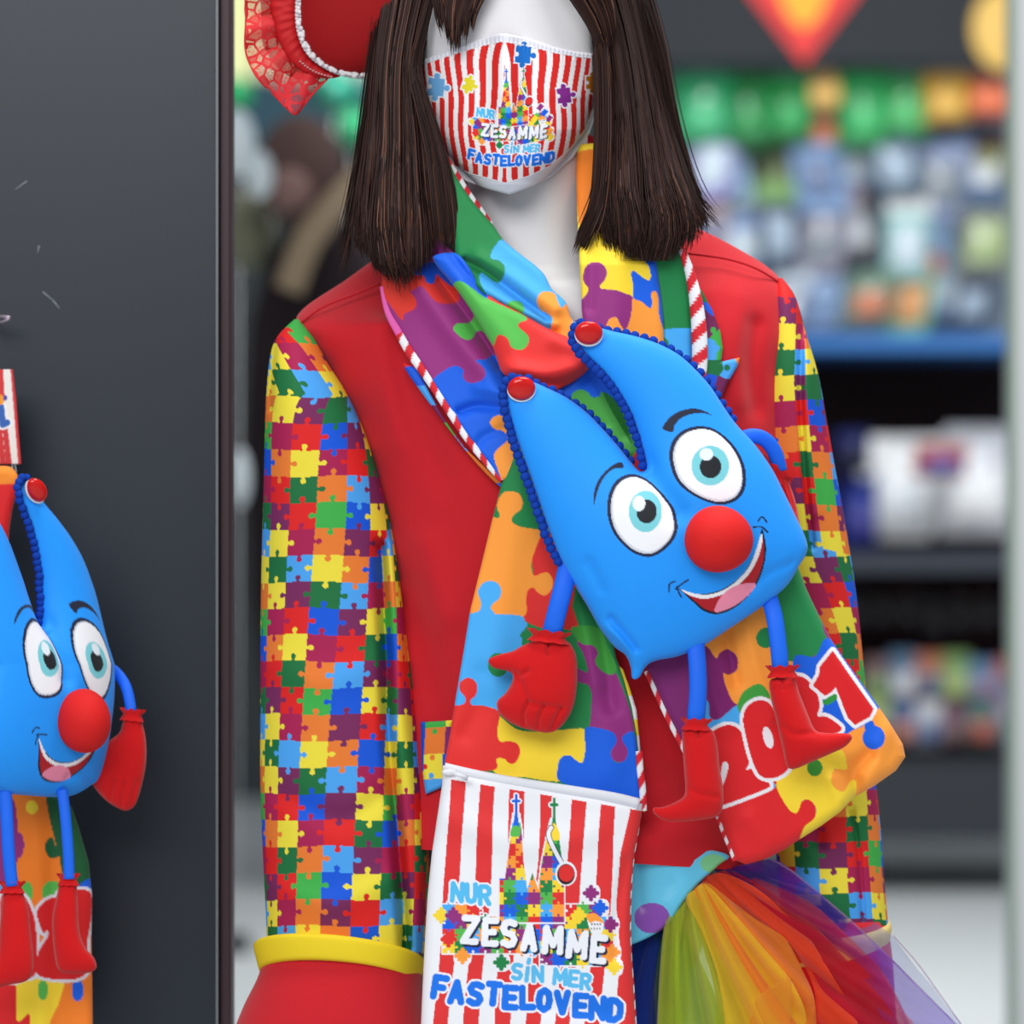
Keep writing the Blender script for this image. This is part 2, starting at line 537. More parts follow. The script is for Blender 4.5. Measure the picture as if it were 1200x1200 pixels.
# ---- background gondola shelving (far, right of the mannequin)
YS = 9.0
G = thing('shop_shelving', 'long dark shop shelving unit far behind the mannequin, full of coloured packs', 'shelving', (Wy(900, 0, YS)[0], YS + 0.4, 0.0))
mdk = mat('shelf_black', (20, 20, 24), 0.6, 0.3)
mhd = mat('header_grey', (25, 29, 34), 0.7, 0.3)
m = MB(); bx(m, 735, -90, 1400, 74, YS - 0.15, YS - 0.05); m.build('header_board', mhd, G, smooth=False)
m = MB(); bx(m, 735, 74, 1400, 392, YS + 0.5, YS + 0.55); m.build('pegboard', mat('pegboard_grey', (128, 142, 156), 0.8), G, smooth=False)
m = MB(); bx(m, 735, 392, 1400, 900, YS + 0.95, YS + 1.0); m.build('back_panel', mat('shelf_back', (34, 20, 24), 0.8), G, smooth=False)
m = MB(); bx(m, 735, 895, 1400, 984, YS - 0.15, YS + 0.95); m.build('base_plinth', mat('plinth_grey', (40, 43, 48), 0.6), G, smooth=False)
for y, h, c in ((392, 18, (40, 96, 158)), (648, 22, (46, 50, 60)), (884, 16, (24, 26, 32))):
    m = MB(); bx(m, 735, y, 1400, y + h, YS - 0.05, YS + 0.95); m.build('shelf_board', mat('shelf_lip_%d' % c[0], c, 0.6), G, smooth=False)
m = MB(); bx(m, 725, 60, 740, 984, YS - 0.1, YS + 1.0); m.build('upright', mdk, G, smooth=False)
# the header's diamond sign: flat plate with a yellow heart
S_ = thing('diamond_sign', 'red diamond-shaped sign with blurred yellow centre on the dark shelf header', 'sign', Wy(942, 0, YS - 0.17))
def plate(name, P, Ya, th, c, par):
    m = MB(); n = len(P)
    V = [Wy(x, y, Ya) for x, y in P] + [Wy(x, y, Ya) + np.array([0, th, 0]) for x, y in P]
    F = [tuple(range(n))[::-1], tuple(range(n, 2 * n))] + [(i, (i + 1) % n, n + (i + 1) % n, n + i) for i in range(n)]
    m.add(V, F); return m.build(name, mat('plate_%d_%d_%d' % c, c, 0.6), par, smooth=False)
plate('plate', [(868, -20), (912, -60), (972, -60), (1016, -20), (942, 76)], YS - 0.165, 0.012, (196, 44, 42), S_)
plate('centre_patch', [(908, -20), (920, 12), (930, 26), (942, 34), (954, 26), (964, 12), (975, -20)], YS - 0.17, 0.004, (206, 150, 40), S_)
m = MB(); c0 = Wy(1176, 34, YS - 0.17); m.ell(c0, (0.105, 0.015, 0.135), 24, 12)
set_tags(m.build('round_sign', mat('gold_sign', (196, 158, 76), 0.5)), 'round pale gold disc sign at the right end of the dark header', 'sign')

# merchandise: every pack its own thing
def mute(c, k=0.86):
    g = sum(c) / 3
    return tuple(int((g + (v - g) * 0.85) * k) for v in c)
def pack(name, x0, y0, x1, y1, Y, c, c2, label, cat, group, head=None, bulge=0.05, tilt=0.0):
    c = mute(c); c2 = mute(c2, 0.95); head = mute(head) if head else None
    a = Wy(x0, y1, Y); b = Wy(x1, y0, Y)
    T = thing(name, label, cat, ((a[0] + b[0]) / 2, Y, a[2]), group)
    w = b[0] - a[0]; h = b[2] - a[2]
    def quilt(xa, za, xb, zb, yy, bl, nm, cc, seed):
        n = 9; r = random.Random(seed); ph = r.random() * 6
        V = []; F = []
        for j in range(n):
            for i in range(n):
                u = i / (n - 1); v = j / (n - 1)
                z = za + (zb - za) * v; x = xa + (xb - xa) * u + tilt * (z - a[2])
                k = (math.sin(math.pi * u) * math.sin(math.pi * v)) ** 0.5
                V.append((x, yy - bl * k * (1 + 0.25 * math.sin(9 * u + ph) * math.sin(7 * v + ph)), z))
        for j in range(n):
            for i in range(n):
                u = i / (n - 1); v = j / (n - 1)
                x, _, z = V[j * n + i]
                V.append((x, yy + 0.35 * bl * (math.sin(math.pi * u) * math.sin(math.pi * v)) ** 0.5, z))
        for j in range(n - 1):
            for i in range(n - 1):
                q = j * n + i; F.append((q, q + 1, q + n + 1, q + n)); q += n * n; F.append((q, q + n, q + n + 1, q + 1))
        q = MB(); q.add(V, F)
        return q.build(nm, mat('pack_%d_%d_%d' % tuple(cc), cc, 0.3, 0.5, coat=0.3), T)
    hz = a[2] + h * (0.8 if head else 1.0)
    quilt(a[0], a[2], b[0], hz, Y, bulge, 'bag', c, hash((x0, y0)) % 999)
    quilt(a[0] + .18 * w, a[2] + .15 * h, a[0] + .82 * w, a[2] + .62 * h, Y - bulge * .8, bulge * .4, 'contents_print', c2, 5)
    if head:
        q = MB(); q.box((a[0] + tilt * h, Y - 0.006, hz - 0.01), (b[0] + tilt * h, Y + 0.006, b[2]))
        q.build('header_card', mat('card_%d_%d_%d' % tuple(head), head, 0.6), T, smooth=False)
    return T
rr = random.Random(4)
# top row: green bags and a few orange/gold ones
gs = [(786, 852, (30, 140, 84)), (846, 900, (14, 112, 46)), (896, 945, (20, 128, 54)), (938, 985, (190, 140, 60)), (980, 1035, (26, 140, 66)), (1028, 1084, (40, 140, 66)), (1080, 1130, (188, 138, 40)), (1126, 1186, (206, 84, 40))]
nm = {0: 'pale', 1: 'dark', 2: 'grass'}
for i, (x0, x1, c) in enumerate(gs):
    gold = c[0] > 150
    pack('party_bag', x0, 84 + rr.randint(-3, 4), x1 + 8, (172 if not gold else 140) + rr.randint(-10, 12), YS + 0.02 + 0.03 * (i % 2), c, tuple(min(255, int(v * 1.15 + 20)) for v in c),
         ('%s bag in the top row under the header, %s' % ('orange-gold' if gold else 'glossy green', ['at its left end', 'second from the left', 'third from the left', 'under the tip of the red diamond', 'just right of the gold one', 'sixth from the left', 'second from the right end', 'rightmost'][i])), 'bag', None, None)
# middle rows of pale blister bags on hooks
pal = [((150, 180, 200), (190, 205, 215)), ((196, 212, 226), (120, 150, 190)), ((120, 150, 120), (150, 170, 110)), ((176, 196, 214), (90, 110, 150)), ((160, 190, 220), (210, 225, 235)), ((70, 90, 110), (150, 170, 190)), ((176, 184, 196), (120, 130, 140)), ((150, 160, 120), (226, 232, 238))]
xs = [790, 838, 884, 930, 976, 1024, 1074, 1120]
for r, (ya, yb) in enumerate(((150, 232), (226, 312), (306, 386))):
    for i, x in enumerate(xs):
        c, c2 = pal[(i + 3 * r) % 8]
        hd = [(206, 220, 232), (226, 120, 70), (60, 90, 130), (120, 170, 90), (235, 238, 240), (90, 60, 60), None, (90, 120, 190)][(i * 3 + r * 5) % 8]
        if r == 2 and i in (2, 4, 5): c2 = [(236, 240, 244), 0, (206, 110, 70), (226, 150, 80)][i - 2]
        x = x + rr.randint(-12, 12); wd_ = rr.randint(42, 78); c = tuple(int(v * rr.uniform(.8, 1.2)) for v in c); c = tuple(min(255, v) for v in c)
        pack('blister_bag', x, ya + rr.randint(-16, 12), min(x + wd_, 1186), yb + rr.randint(-14, 8 if r == 2 else 26), YS + 0.05 + 0.07 * ((i * 2 + r) % 5), c, c2,
             'pale bag in the %s row of the upper bay, %s' % (['top', 'middle', 'bottom'][r], ['leftmost', 'second from the left', 'third from the left', 'fourth from the left', 'fifth from the left', 'third from the right', 'second from the right', 'rightmost'][i]), 'bag', 'pale bags in the upper bay', hd, 0.04, rr.uniform(-.22, .22))
# second bay: white garments in bags, one blue
for i, (x0, y0, x1, y1, c, c2, lb) in enumerate([(978, 505, 1020, 552, (44, 48, 110), (20, 22, 40), 'blurred dark blue folded pack above the bright blue one beside the sleeve'),
        (984, 560, 1028, 642, (34, 56, 170), (60, 60, 150), 'blurred bright blue folded pack on the middle shelf beside the sleeve'),
        (1006, 512, 1098, 632, (255, 255, 255), (236, 240, 246), 'blurred white costume pack on the middle shelf beside the blue pack'),
        (1098, 500, 1190, 628, (246, 248, 255), (255, 255, 255), 'blurred white costume pack on the middle shelf by the white post'),
        (1070, 520, 1132, 560, (206, 92, 76), (70, 80, 170), 'blurred red and blue ribbon pack between the two white packs')]):
    pack('costume_pack', x0, y0, x1, y1, YS + 0.04 + 0.17 * i - 0.74 * (i == 4), c, c2, lb, 'pack', None, None, 0.07, 0.05 if i == 4 else 0)
# third bay: low row of coloured packs
cc3 = [(120, 90, 90), (80, 110, 140), (190, 110, 80), (120, 160, 90), (90, 130, 170), (190, 84, 66), (170, 190, 110), (70, 100, 150), (206, 206, 212), (110, 70, 90), (70, 120, 110), (150, 130, 160)]
for i in range(12):
    x = 1008 + (i % 6) * 31; r = i // 6
    pack('sweet_pack', x, 768 + r * 52 + rr.randint(-5, 5), x + 36, 824 + r * 52, YS + 0.12 - 0.07 * r, cc3[i], cc3[(i * 5 + 3) % 12],
         'small coloured pack on the bottom shelf, %s, %s' % (['back row', 'front row'][r], ['next to the sleeve', 'second from sleeve', 'third from sleeve', 'third from post', 'second from post', 'beside the post'][i % 6]), 'pack', 'coloured packs on the bottom shelf', None, 0.05)
for i in range(7):
    x = 985 + i * 30
    pack('dark_garment', x, 672, x + 34, 752 + rr.randint(-8, 8), YS + 0.35, (30 + 6 * (i % 3), 16, 20), (22, 20, 28), ['leftmost', 'second', 'third', 'middle', 'fifth', 'sixth', 'rightmost'][i] + ' of the seven dark garments hanging under the middle shelf', 'garment', 'dark items under the middle shelf', None, 0.05)

# white post at the right edge
m = MB(); a = Wy(1188, 0, 2.6); m.box((a[0], 2.6, 0), (a[0] + 0.12, 2.7, 2.9), bev=0.004)
P_ = thing('white_post', 'white upright post at the far right edge of the picture', 'post', (a[0] + 0.05, 2.65, 0))
m.build('column', mat('post_white', (226, 228, 230), 0.6), P_, smooth=False)
m = MB(); m.box((a[0] - 0.008, 2.59, 0), (a[0] + 0.001, 2.62, 2.9)); m.build('glass_edge', mat('glass_edge', (150, 172, 156), 0.3, 0.5), P_, smooth=False)

# ---- behind, between panel and mannequin: blurred brown costume figure and shelves
YB = 4.6
F_ = thing('costume_figure', 'blurred dark brown costume figure with a tan strap, far behind the mannequin', 'costume', (Wy(370, 0, YB)[0], YB + 0.2, 0.0))
def el(m, x, y, rx, ry, Y, rd, n=20):
    c = Wy(x, y, Y); s = K * (D0 + Y) / D0
    m.ell(c, (rx * s, rd, ry * s), n, 12)
bf = mat('brown_fur', (92, 72, 68), 0.95, 0.1, bump=0.8, bscale=60, mottle=0.3, mscale=0.6)
m = MB(); el(m, 352, 200, 52, 66, YB, 0.13); m.build('head', bf, F_)
m = MB(); el(m, 340, 222, 26, 26, YB - 0.11, 0.08); m.build('muzzle', mat('brown_muzzle', (140, 108, 102), 0.9), F_)
m = MB(); P0 = [Wy(376, y, YB + 0.12) for y in (255, 300, 380, 520, 700, 860, 1010)]
s = K * (D0 + YB) / D0
m.tube(P0, np.array([30, 62, 84, 92, 84, 60, 40]) * s, 20, flat=0.6); m.build('torso', mat('dark_fur', (40, 33, 36), 0.95, 0.1, mottle=0.3, mscale=0.5), F_)
m = MB(); m.box((Wy(330, 0, YB)[0], YB, 0), (Wy(430, 0, YB)[0], YB + 0.4, 0.1)); m.build('stand_base', mdk, F_, smooth=False)
m = MB(); c = Wy(376, 0, YB + .12)[0]; m.tube([(c, YB + .15, 0.05), (c, YB + .15, 0.4), (c, YB + .15, Wy(0, 1000, YB)[2])], 0.05, 10); m.build('stand_pole', mdk, F_)
m = MB(); m.tube(spline([Wy(438, 198, YB - .05), Wy(400, 232, YB - .12), Wy(362, 280, YB - .16), Wy(338, 340, YB - .14)], 6), 17 * s, 8, flat=0.3); m.build('strap', mat('tan_strap', (150, 130, 106), 0.8), F_)
m = MB(); el(m, 292, 270, 30, 48, YB + .15, .12); m.build('sleeve', mat('grey_green_cloth', (120, 120, 100), 0.9), F_)
for i, (x, y, rx, ry) in enumerate(((278, 168, 22, 40), (304, 205, 16, 28), (282, 560, 10, 34))):
    m = MB(); el(m, x, y, rx, ry, YB - 0.3 + .1 * i, .1)
    o = m.build('feather_puff', mat('white_puff', (226, 236, 240), 0.9, bump=0.6, bscale=80))
    set_tags(o, ['blurred white fluffy puff against the dark panel edge, level with the hair', 'smaller blurred white puff right of and below the larger one', 'narrow blurred white puff low beside the dark panel edge'][i], 'decoration')
for i, (x, y, r, c) in enumerate(((392, 108, 26, (20, 120, 96)), (413, 150, 24, (30, 140, 90)), (430, 112, 22, (24, 84, 84)), (276, 110, 20, (20, 140, 80)), (424, 330, 24, (28, 110, 74)))):
    YQ = 6.3 + 0.36 * i; o = thing('balloon', '', '', Wy(x, y, YQ))
    m = MB(); el(m, x, y, r, r, YQ, .12); m.build('skin', mat('balloon_%d' % i, c, 0.25, 0.6), o)
    q = Wy(x, y + r, YQ); m = MB(); m.tube([q, q * [1, 1, .5], q * [1, 1, 0] + [0, 0, .04]], 0.002, 5); m.build('string', mat('string_white', (220, 220, 220)), o)
    m = MB(); m.box(q * [1, 1, 0] - [.04, .04, 0], q * [1, 1, 0] + [.04, .04, .05]); m.build('weight', mat('shelf_black'), o)
    set_tags(o, ['blurred teal balloon under the lace hat brim', 'blurred bright green balloon left of the dark hair', 'blurred dark teal balloon touching the hair', 'blurred green balloon beside the dark panel edge', 'blurred dark green balloon just above the red shoulder'][i], 'balloon')
C_ = thing('rear_cabinet', 'dark teal cabinet blurred behind the brown costume figure, pale packs on top', 'cabinet', (Wy(350, 0, 8.4)[0], 8.6, 0))
m = MB(); bx(m, 150, 96, 560, 176, 8.4, 8.9); m.build('upper_box', mat('teal_dark', (16, 52, 64), 0.6), C_, smooth=False)
m = MB(); bx(m, 150, 176, 560, 884, 8.6, 8.9); m.build('lower_box', mat('cab_dark', (30, 34, 36), 0.7), C_, smooth=False)
for i, (x0, x1, c) in enumerate(((170, 230, (190, 196, 150)), (232, 300, (206, 206, 150)), (300, 380, (180, 190, 160)), (380, 450, (150, 170, 150)))):
    m = MB(); bx(m, x0, -60, x1 - 3, 95, 8.42, 8.8, bev=0.01); o = m.build('carton', mat('carton_%d' % i, c, 0.7), smooth=False)
    set_tags(o, ['leftmost pale carton on the teal cabinet, behind the dark panel', 'pale yellow carton on the teal cabinet beside the dark panel edge', 'pale green carton on the teal cabinet behind the lace', 'rightmost grey-green carton on the teal cabinet, behind the red hat'][i], 'carton', 'pale cartons on the rear cabinet')

# ================================================================ MANNEQUIN
MANQ = thing('mannequin', 'white display mannequin wearing the red jacket, mask and scarf', 'mannequin', (0.0, 0.0, 0.0))
skin = mat('mannequin_white', (222, 220, 224), 0.45, 0.4)
# one continuous body: crown, face, chin, neck, chest, hips
def merge_lofts(name, specs, m, par):
    mb = MB()
    for rows, nr, nf, nb, e in specs:
        tmp = loft('tmp', rows, m, None, nr, nf, nb, e)
        me = tmp.data; V = np.empty(len(me.vertices) * 3); me.vertices.foreach_get('co', V)
        mb.add(V.reshape(-1, 3) + np.array(tmp.location), [tuple(p.vertices) for p in me.polygons])
        bpy.data.objects.remove(tmp); bpy.data.meshes.remove(me)
    return mb.build(name, m, par)
head = [(575, -205, 625, -205, 10, 30, 30), (520, -180, 680, -180, 8, 80, 90), (490, -120, 705, -120, 5, 112, 125), (480, -50, 712, -52, 5, 124, 132),
        (480, 20, 712, 16, 8, 128, 120), (486, 75, 708, 70, 14, 126, 100), (494, 120, 700, 112, 24, 118, 80), (512, 160, 684, 152, 40, 104, 70), (538, 192, 658, 186, 60, 84, 60), (570, 216, 626, 212, 80, 54, 50)]
neck = [(540, 140, 690, 140, 10, 62, 60), (546, 200, 686, 200, 10, 62, 60), (549, 240, 684, 240, 12, 62, 60), (548, 280, 684, 280, 14, 64, 60), (535, 320, 700, 318, 18, 72, 66), (500, 348, 760, 330, 22, 86, 70),
        (455, 410, 830, 380, 20, 94, 80), (460, 480, 830, 460, 5, 96, 80), (490, 640, 820, 620, 0, 90, 70), (510, 800, 800, 800, 0, 75, 65), (490, 980, 820, 980, 0, 80, 80), (480, 1120, 820, 1120, 0, 84, 90), (560, 1220, 740, 1220, 0, 70, 70)]
legL = [(490, 1100, 640, 1100, 0, 76, 80), (490, 1300, 620, 1300, 0, 72, 74), (480, 1700, 600, 1700, 0, 60, 60), (490, 1900, 595, 1900, 0, 55, 60), (515, 2250, 580, 2250, -20, 34, 34), (500, 2340, 590, 2340, 0, 90, 40), (500, 2370, 590, 2370, 20, 120, 40)]
legR = [(a[0] + 175, a[1], a[2] + 175, *a[3:]) for a in legL]
merge_lofts('body', [(head, 60, 48, 30, 2.1), (neck, 70, 60, 30, 2.1), (legL, 30, 16, 12, 2.0), (legR, 30, 16, 12, 2.0)], skin, MANQ)
m = MB(); m.tube([(0.03, 0.0, 0.0), (0.03, 0.0, 0.012), (0.03, 0.0, 0.0125)], [0.19, 0.19, 0.18], 40); m.build('base_plate', mat('chrome', (180, 184, 188), 0.25, 0.5, metal=1.0), MANQ, smooth=False)

# ================================================================ JACKET
JK = thing('jacket', 'red carnival jacket with jigsaw-print sleeves, lapels and yellow-trimmed red cuffs', 'jacket', (0.02, 0.0, ZC - 0.25))
red_cloth = mat('red_cloth', (196, 26, 38), 0.8, 0.2, bump=0.25, bscale=1400, sheen=0.15)
print_cloth = mat('printed_cloth', attr=True, rough=0.7, spec=0.25, bump=0.15, bscale=1600)
torso = [(530, 288, 750, 268, 10, 84, 80), (445, 326, 802, 288, 8, 92, 92), (395, 346, 862, 300, 5, 104, 100), (346, 376, 914, 328, 0, 112, 106), (374, 424, 930, 380, 0, 126, 112), (402, 480, 925, 450, 0, 136, 118), (428, 560, 925, 540, 0, 140, 116), (446, 650, 925, 640, 0, 138, 110),
         (452, 760, 905, 750, 0, 132, 108), (452, 860, 895, 860, 0, 134, 112), (446, 950, 895, 955, 0, 138, 118), (440, 992, 895, 1022, 0, 142, 122)]
tf = [([(470, 395), (480, 470), (520, 560)], -9, 16), ([(440, 380), (452, 440), (470, 520)], 5, 14), ([(885, 380), (880, 430), (886, 480)], -10, 10), ([(868, 350), (862, 420), (868, 470)], 6, 12),
      ([(480, 700), (500, 770), (520, 840)], -12, 22), ([(500, 640), (520, 720)], 8, 20), ([(760, 800), (780, 870), (810, 920)], -14, 20), ([(790, 790), (800, 850)], 10, 12), ([(750, 960), (800, 940), (860, 955)], -10, 14), ([(745, 985), (810, 990), (870, 1000)], 8, 12),
      ([(350, 384), (600, 388), (916, 336)], 0, 1)]
loft('bodice', torso, red_cloth, JK, 110, 90, 30, 2.3, dfun=lambda x, y: folds_at(x, y, tf), sag=lambda t: 125 * np.clip(1 - t / 0.40, 0, 1) ** 2, cap=False)
# shoulder seams
m = MB(); m.tube(spline(W([446, 410, 378, 350], [332, 347, 360, 380], [42, 44, 46, 30]), 6), 0.0011, 6); m.tube(spline(W([806, 850, 885, 914], [297, 303, 314, 331], [42, 44, 42, 16]), 6), 0.0011, 6)
m.build('shoulder_seam', red_cloth, JK)
SL = [(345, 374, 350, 374, 20, 8, 8), (326, 393, 368, 396, 40, 30, 20), (317, 415, 386, 428, 52, 46, 36), (312, 460, 408, 464, 60, 56, 44), (310, 520, 432, 520, 62, 60, 50), (308, 600, 455, 600, 60, 62, 52), (306, 680, 468, 680, 58, 62, 54), (305, 760, 478, 760, 58, 64, 54), (305, 840, 489, 840, 60, 66, 56),
      (305, 920, 497, 920, 62, 66, 56), (308, 1000, 503, 1000, 64, 66, 58), (311, 1060, 502, 1060, 66, 64, 58), (314, 1125, 496, 1125, 66, 62, 58)]
def jig_sleeve(gx_y, gx, base_col, row_y, row0, pitch_v, pitch_u, fold=None):
    def f(px, py, s, a, mid):
        g = np.interp(py, gx_y, gx) - mid
        sb = a * np.arcsin(np.clip(g / a, -0.98, 0.98))
        u = (s - sb) / pitch_u + base_col + 60
        if fold is not None: u = u + fold(px, py)
        v = (py - row_y) / pitch_v + 0.04 * np.sin(px / 17.0 + py / 60) + row0 + 70
        return jig_color(u, v, 3)
    return f
sf = [([(446, 640), (452, 760), (455, 860), (464, 960), (476, 1110)], -26, 7), ([(462, 640), (470, 760), (476, 860), (488, 960), (494, 1080)], 9, 12), ([(345, 400), (335, 520), (328, 640)], 5, 22),
      ([(330, 930), (400, 960), (450, 930)], -5, 14), ([(320, 1040), (390, 1060), (460, 1030)], 5, 16), ([(325, 780), (380, 800), (440, 780)], 3, 18), ([(322, 400), (318, 440), (316, 480)], -9, 4)]
creaseL = lambda px, py: 0.45 * (px > np.interp(py, [600, 640, 760, 860, 960, 1110], [470, 447, 453, 456, 465, 477]))
loft('sleeve', SL, print_cloth, JK, 640, 230, 20, 2.1, paint=jig_sleeve([380, 600, 880, 1050, 1130], [408, 405, 385, 378, 376], 3, 558, 5, 31.0, 33.6, creaseL), dfun=lambda x, y: folds_at(x, y, sf))
SR = [(912, 326, 917, 326, 10, 8, 8), (906, 352, 932, 348, 20, 24, 16), (900, 400, 945, 392, 22, 36, 26), (894, 450, 960, 444, 22, 44, 34), (890, 530, 975, 528, 18, 48, 42), (890, 610, 990, 610, 14, 50, 44), (895, 700, 1004, 700, 10, 52, 46), (900, 780, 1012, 780, 10, 54, 48), (905, 860, 1020, 860, 12, 54, 50), (908, 960, 1031, 960, 16, 54, 50), (912, 1040, 1037, 1040, 20, 54, 50), (920, 1092, 1041, 1084, 22, 52, 50)]
sfr = [([(940, 370), (938, 450), (942, 540), (952, 640)], -9, 4), ([(946, 400), (946, 500), (954, 600)], 4, 8), ([(998, 950), (1006, 1000), (1012, 1080)], -7, 4), ([(940, 900), (960, 990)], -8, 9)]
crR = lambda px, py: 0.55 * (px > np.interp(py, [380, 450, 540, 640, 700], [938, 939, 943, 953, 1200]))
def pr(px, py, s, a, mid):
    f = jig_sleeve([330, 450, 545, 605, 635, 665, 695, 750, 850, 1005, 1090], [934, 930, 938, 944, 948, 955, 968, 985, 990, 991, 996], 1, 439, 2, 30.4, 31.5, crR)
    return f(px, py, s, a, mid)
loft('sleeve', SR, print_cloth, JK, 620, 150, 20, 2.1, paint=pr, dfun=lambda x, y: folds_at(x, y, sfr))
# cuffs
yel = mat('yellow_trim', (238, 208, 38), 0.7, 0.25, bump=0.1)
cuff = [(311, 1100, 496, 1124, 66, 70, 66), (304, 1140, 494, 1152, 66, 76, 70), (285, 1180, 497, 1190, 66, 88, 80), (272, 1215, 502, 1225, 66, 96, 90), (262, 1260, 506, 1262, 66, 100, 96)]
loft('cuff', cuff, red_cloth, JK, 24, 50, 24, 2.0, sag=lambda t: -10 + 0 * t)
trim = [(299, 1106, 497, 1126, 66, 80, 74), (297, 1110, 498, 1131, 66, 84, 76), (303, 1135, 491, 1153, 66, 82, 76), (306, 1138, 489, 1155, 66, 75, 72)]
loft('cuff_trim', trim, yel, JK, 12, 60, 24, 2.0, sag=lambda t: -20 + 0 * t)
cuffr = [(918, 1084, 1040, 1080, 22, 56, 52), (912, 1130, 1046, 1124, 22, 64, 60), (905, 1190, 1050, 1186, 22, 72, 66), (900, 1240, 1054, 1240, 22, 76, 70)]
loft('cuff', cuffr, red_cloth, JK, 16, 30, 18)
trimr = [(916, 1092, 1043, 1080, 22, 60, 55), (914, 1096, 1045, 1086, 22, 64, 58), (912, 1128, 1041, 1118, 22, 64, 58), (914, 1131, 1039, 1121, 22, 60, 56)]
loft('cuff_trim', trimr, mat('pale_trim', (222, 196, 120), 0.7), JK, 8, 40, 18, sag=lambda t: 14 + 0 * t)

# depth of the chest surface (used to lay cloth on it)
def chest(px, py):
    L = np.interp(py, [290, 326, 376, 424, 560, 760, 1020], [520, 445, 380, 376, 428, 452, 442])
    R = np.interp(py, [268, 300, 328, 540, 760, 1030], [760, 862, 914, 925, 905, 895])
    b = np.interp(py, [268, 300, 376, 480, 650, 860, 1010], [80, 100, 114, 136, 139, 133, 142])
    u = np.clip(np.abs((px - (L + R) / 2) / ((R - L) / 2)), 0, 1)
    return b * np.maximum(1 - u ** 2.3, 0) ** (1 / 2.3)

def flat_paint(c):
    return lambda px, py: np.tile(lin(c), (len(px), 1))
# lapels
def jigpatch(x0, y0, pitch, ang=0.0, seed=9):
    ca, sa = math.cos(ang), math.sin(ang)
    return lambda px, py: jig_color(((px - x0) * ca + (py - y0) * sa) / pitch + 70, (-(px - x0) * sa + (py - y0) * ca) / pitch + 70, seed)
lapL = [(472, 428), (487, 432), (498, 450), (512, 476), (530, 505), (550, 530), (592, 566), (588, 572), (560, 545), (530, 508), (505, 475)]
zq = Z(480, 400, 6.0)
cvl = Canvas(462, 415, 600, 580, 3, (40, 110, 210))
for a_, b_, c_ in ((0, 205, (220, 40, 36)), (205, 350, (30, 90, 214)), (350, 500, CLB), (500, 630, CP_), (630, 730, CLG), (730, 850, CLB), (850, 1100, CO_)):
    cvl.poly([(440, 400 + a_ / 6), (640, 400 + a_ / 6 - 24), (640, 400 + b_ / 6 - 24), (440, 400 + b_ / 6)], c_, False)
for x_, y_, c_ in ((40, 215, (30, 90, 214)), (130, 340, CLB), (285, 510, CLB), (365, 600, CLG), (300, 560, CP_), (595, 880, CO_)): cvl.ell(480 + x_ / 6, 400 + y_ / 6, 3.6, 3.6, c_)
relief('lapel', spline(lapL, 3, True), 1.2, lambda x, y, d: chest(x, y) + 19 + np.minimum(d, 3), print_cloth, JK, paint=cvl.sample, rim=14)
lapR = [(812, 330), (822, 340), (834, 362), (844, 388), (847, 408), (845, 424), (867, 419), (866, 426), (852, 450), (846, 466), (838, 478), (826, 460), (815, 420)]
zr = Z(800, 280, 6.0)
cvr = Canvas(800, 320, 880, 490, 3, (110, 34, 84))
cvr.poly(zr([(60, 300), (130, 320), (180, 420), (200, 480), (150, 450), (100, 420)]), CG_); cvr.poly(zr([(130, 440), (200, 470), (230, 540), (180, 520)]), (30, 90, 214))
cvr.poly(zr([(190, 700), (240, 650), (290, 640), (300, 860), (230, 860), (210, 760)]), CLG); cvr.ell(836, 387, 3.2, 4, CLG); cvr.poly(zr([(100, 700), (215, 710), (235, 760), (225, 860), (100, 870)]), CLB); cvr.ell(840, 408, 3.2, 4, CLB)
cvr.poly(zr([(100, 872), (285, 850), (300, 900), (270, 960), (100, 975)]), CG_); cvr.poly(zr([(290, 845), (420, 820), (400, 940), (330, 985), (262, 960), (285, 920)]), CLB); cvr.ell(852, 431, 3.6, 3.6, CG_); cvr.poly(zr([(365, 835), (430, 830), (395, 900)]), CO_, False)
cvr.poly(zr([(100, 960), (235, 960), (230, 1020), (200, 1110), (140, 1110)]), (24, 80, 210)); cvr.ell(841, 452, 3.4, 3.4, (110, 34, 84))
relief('lapel', lapR, 1.1, lambda x, y, d: chest(x, y) + 20 + np.minimum(d, 3), print_cloth, JK, paint=cvr.sample, rim=8)
cv = Canvas(480, 830, 540, 950, 2.5, (124, 36, 100)); z = Z(480, 780, 6.667)
cv.poly(z([(60, 430), (125, 430), (120, 600), (110, 900), (60, 900)]), (20, 80, 200), False)
cv.poly(z([(125, 440), (285, 430), (285, 490), (125, 490)]), CLG, False); cv.poly(z([(285, 400), (340, 400), (340, 480), (285, 480)]), CY_, False)
cv.poly(z([(125, 490), (282, 478), (270, 690), (112, 695)]), CO_, False); cv.poly(z([(110, 695), (268, 685), (255, 880), (105, 890)]), CY_, False)
cv.ell(480 + 195 / 6.667, 780 + 515 / 6.667, 3, 3.5, CLG); cv.ell(480 + 178 / 6.667, 780 + 718 / 6.667, 3, 3.5, CO_); cv.ell(480 + 122 / 6.667, 780 + 790 / 6.667, 2.6, 3.2, CR_)
cv.poly(z([(100, 895), (255, 880), (250, 1000), (100, 1010)]), CLB, False); cv.ell(480 + 170 / 6.667, 780 + 860 / 6.667, 3, 3.5, CLB); cv.poly(z([(255, 690), (320, 690), (320, 800), (255, 800)]), (20, 80, 200), False)
relief('pocket_flap', [(493, 846), (530, 844), (528, 900), (520, 922), (499, 931), (494, 900)], 1.0, lambda x, y, d: chest(x, y) + 4 + np.minimum(d, 3), print_cloth, JK, paint=cv.sample, rim=8)

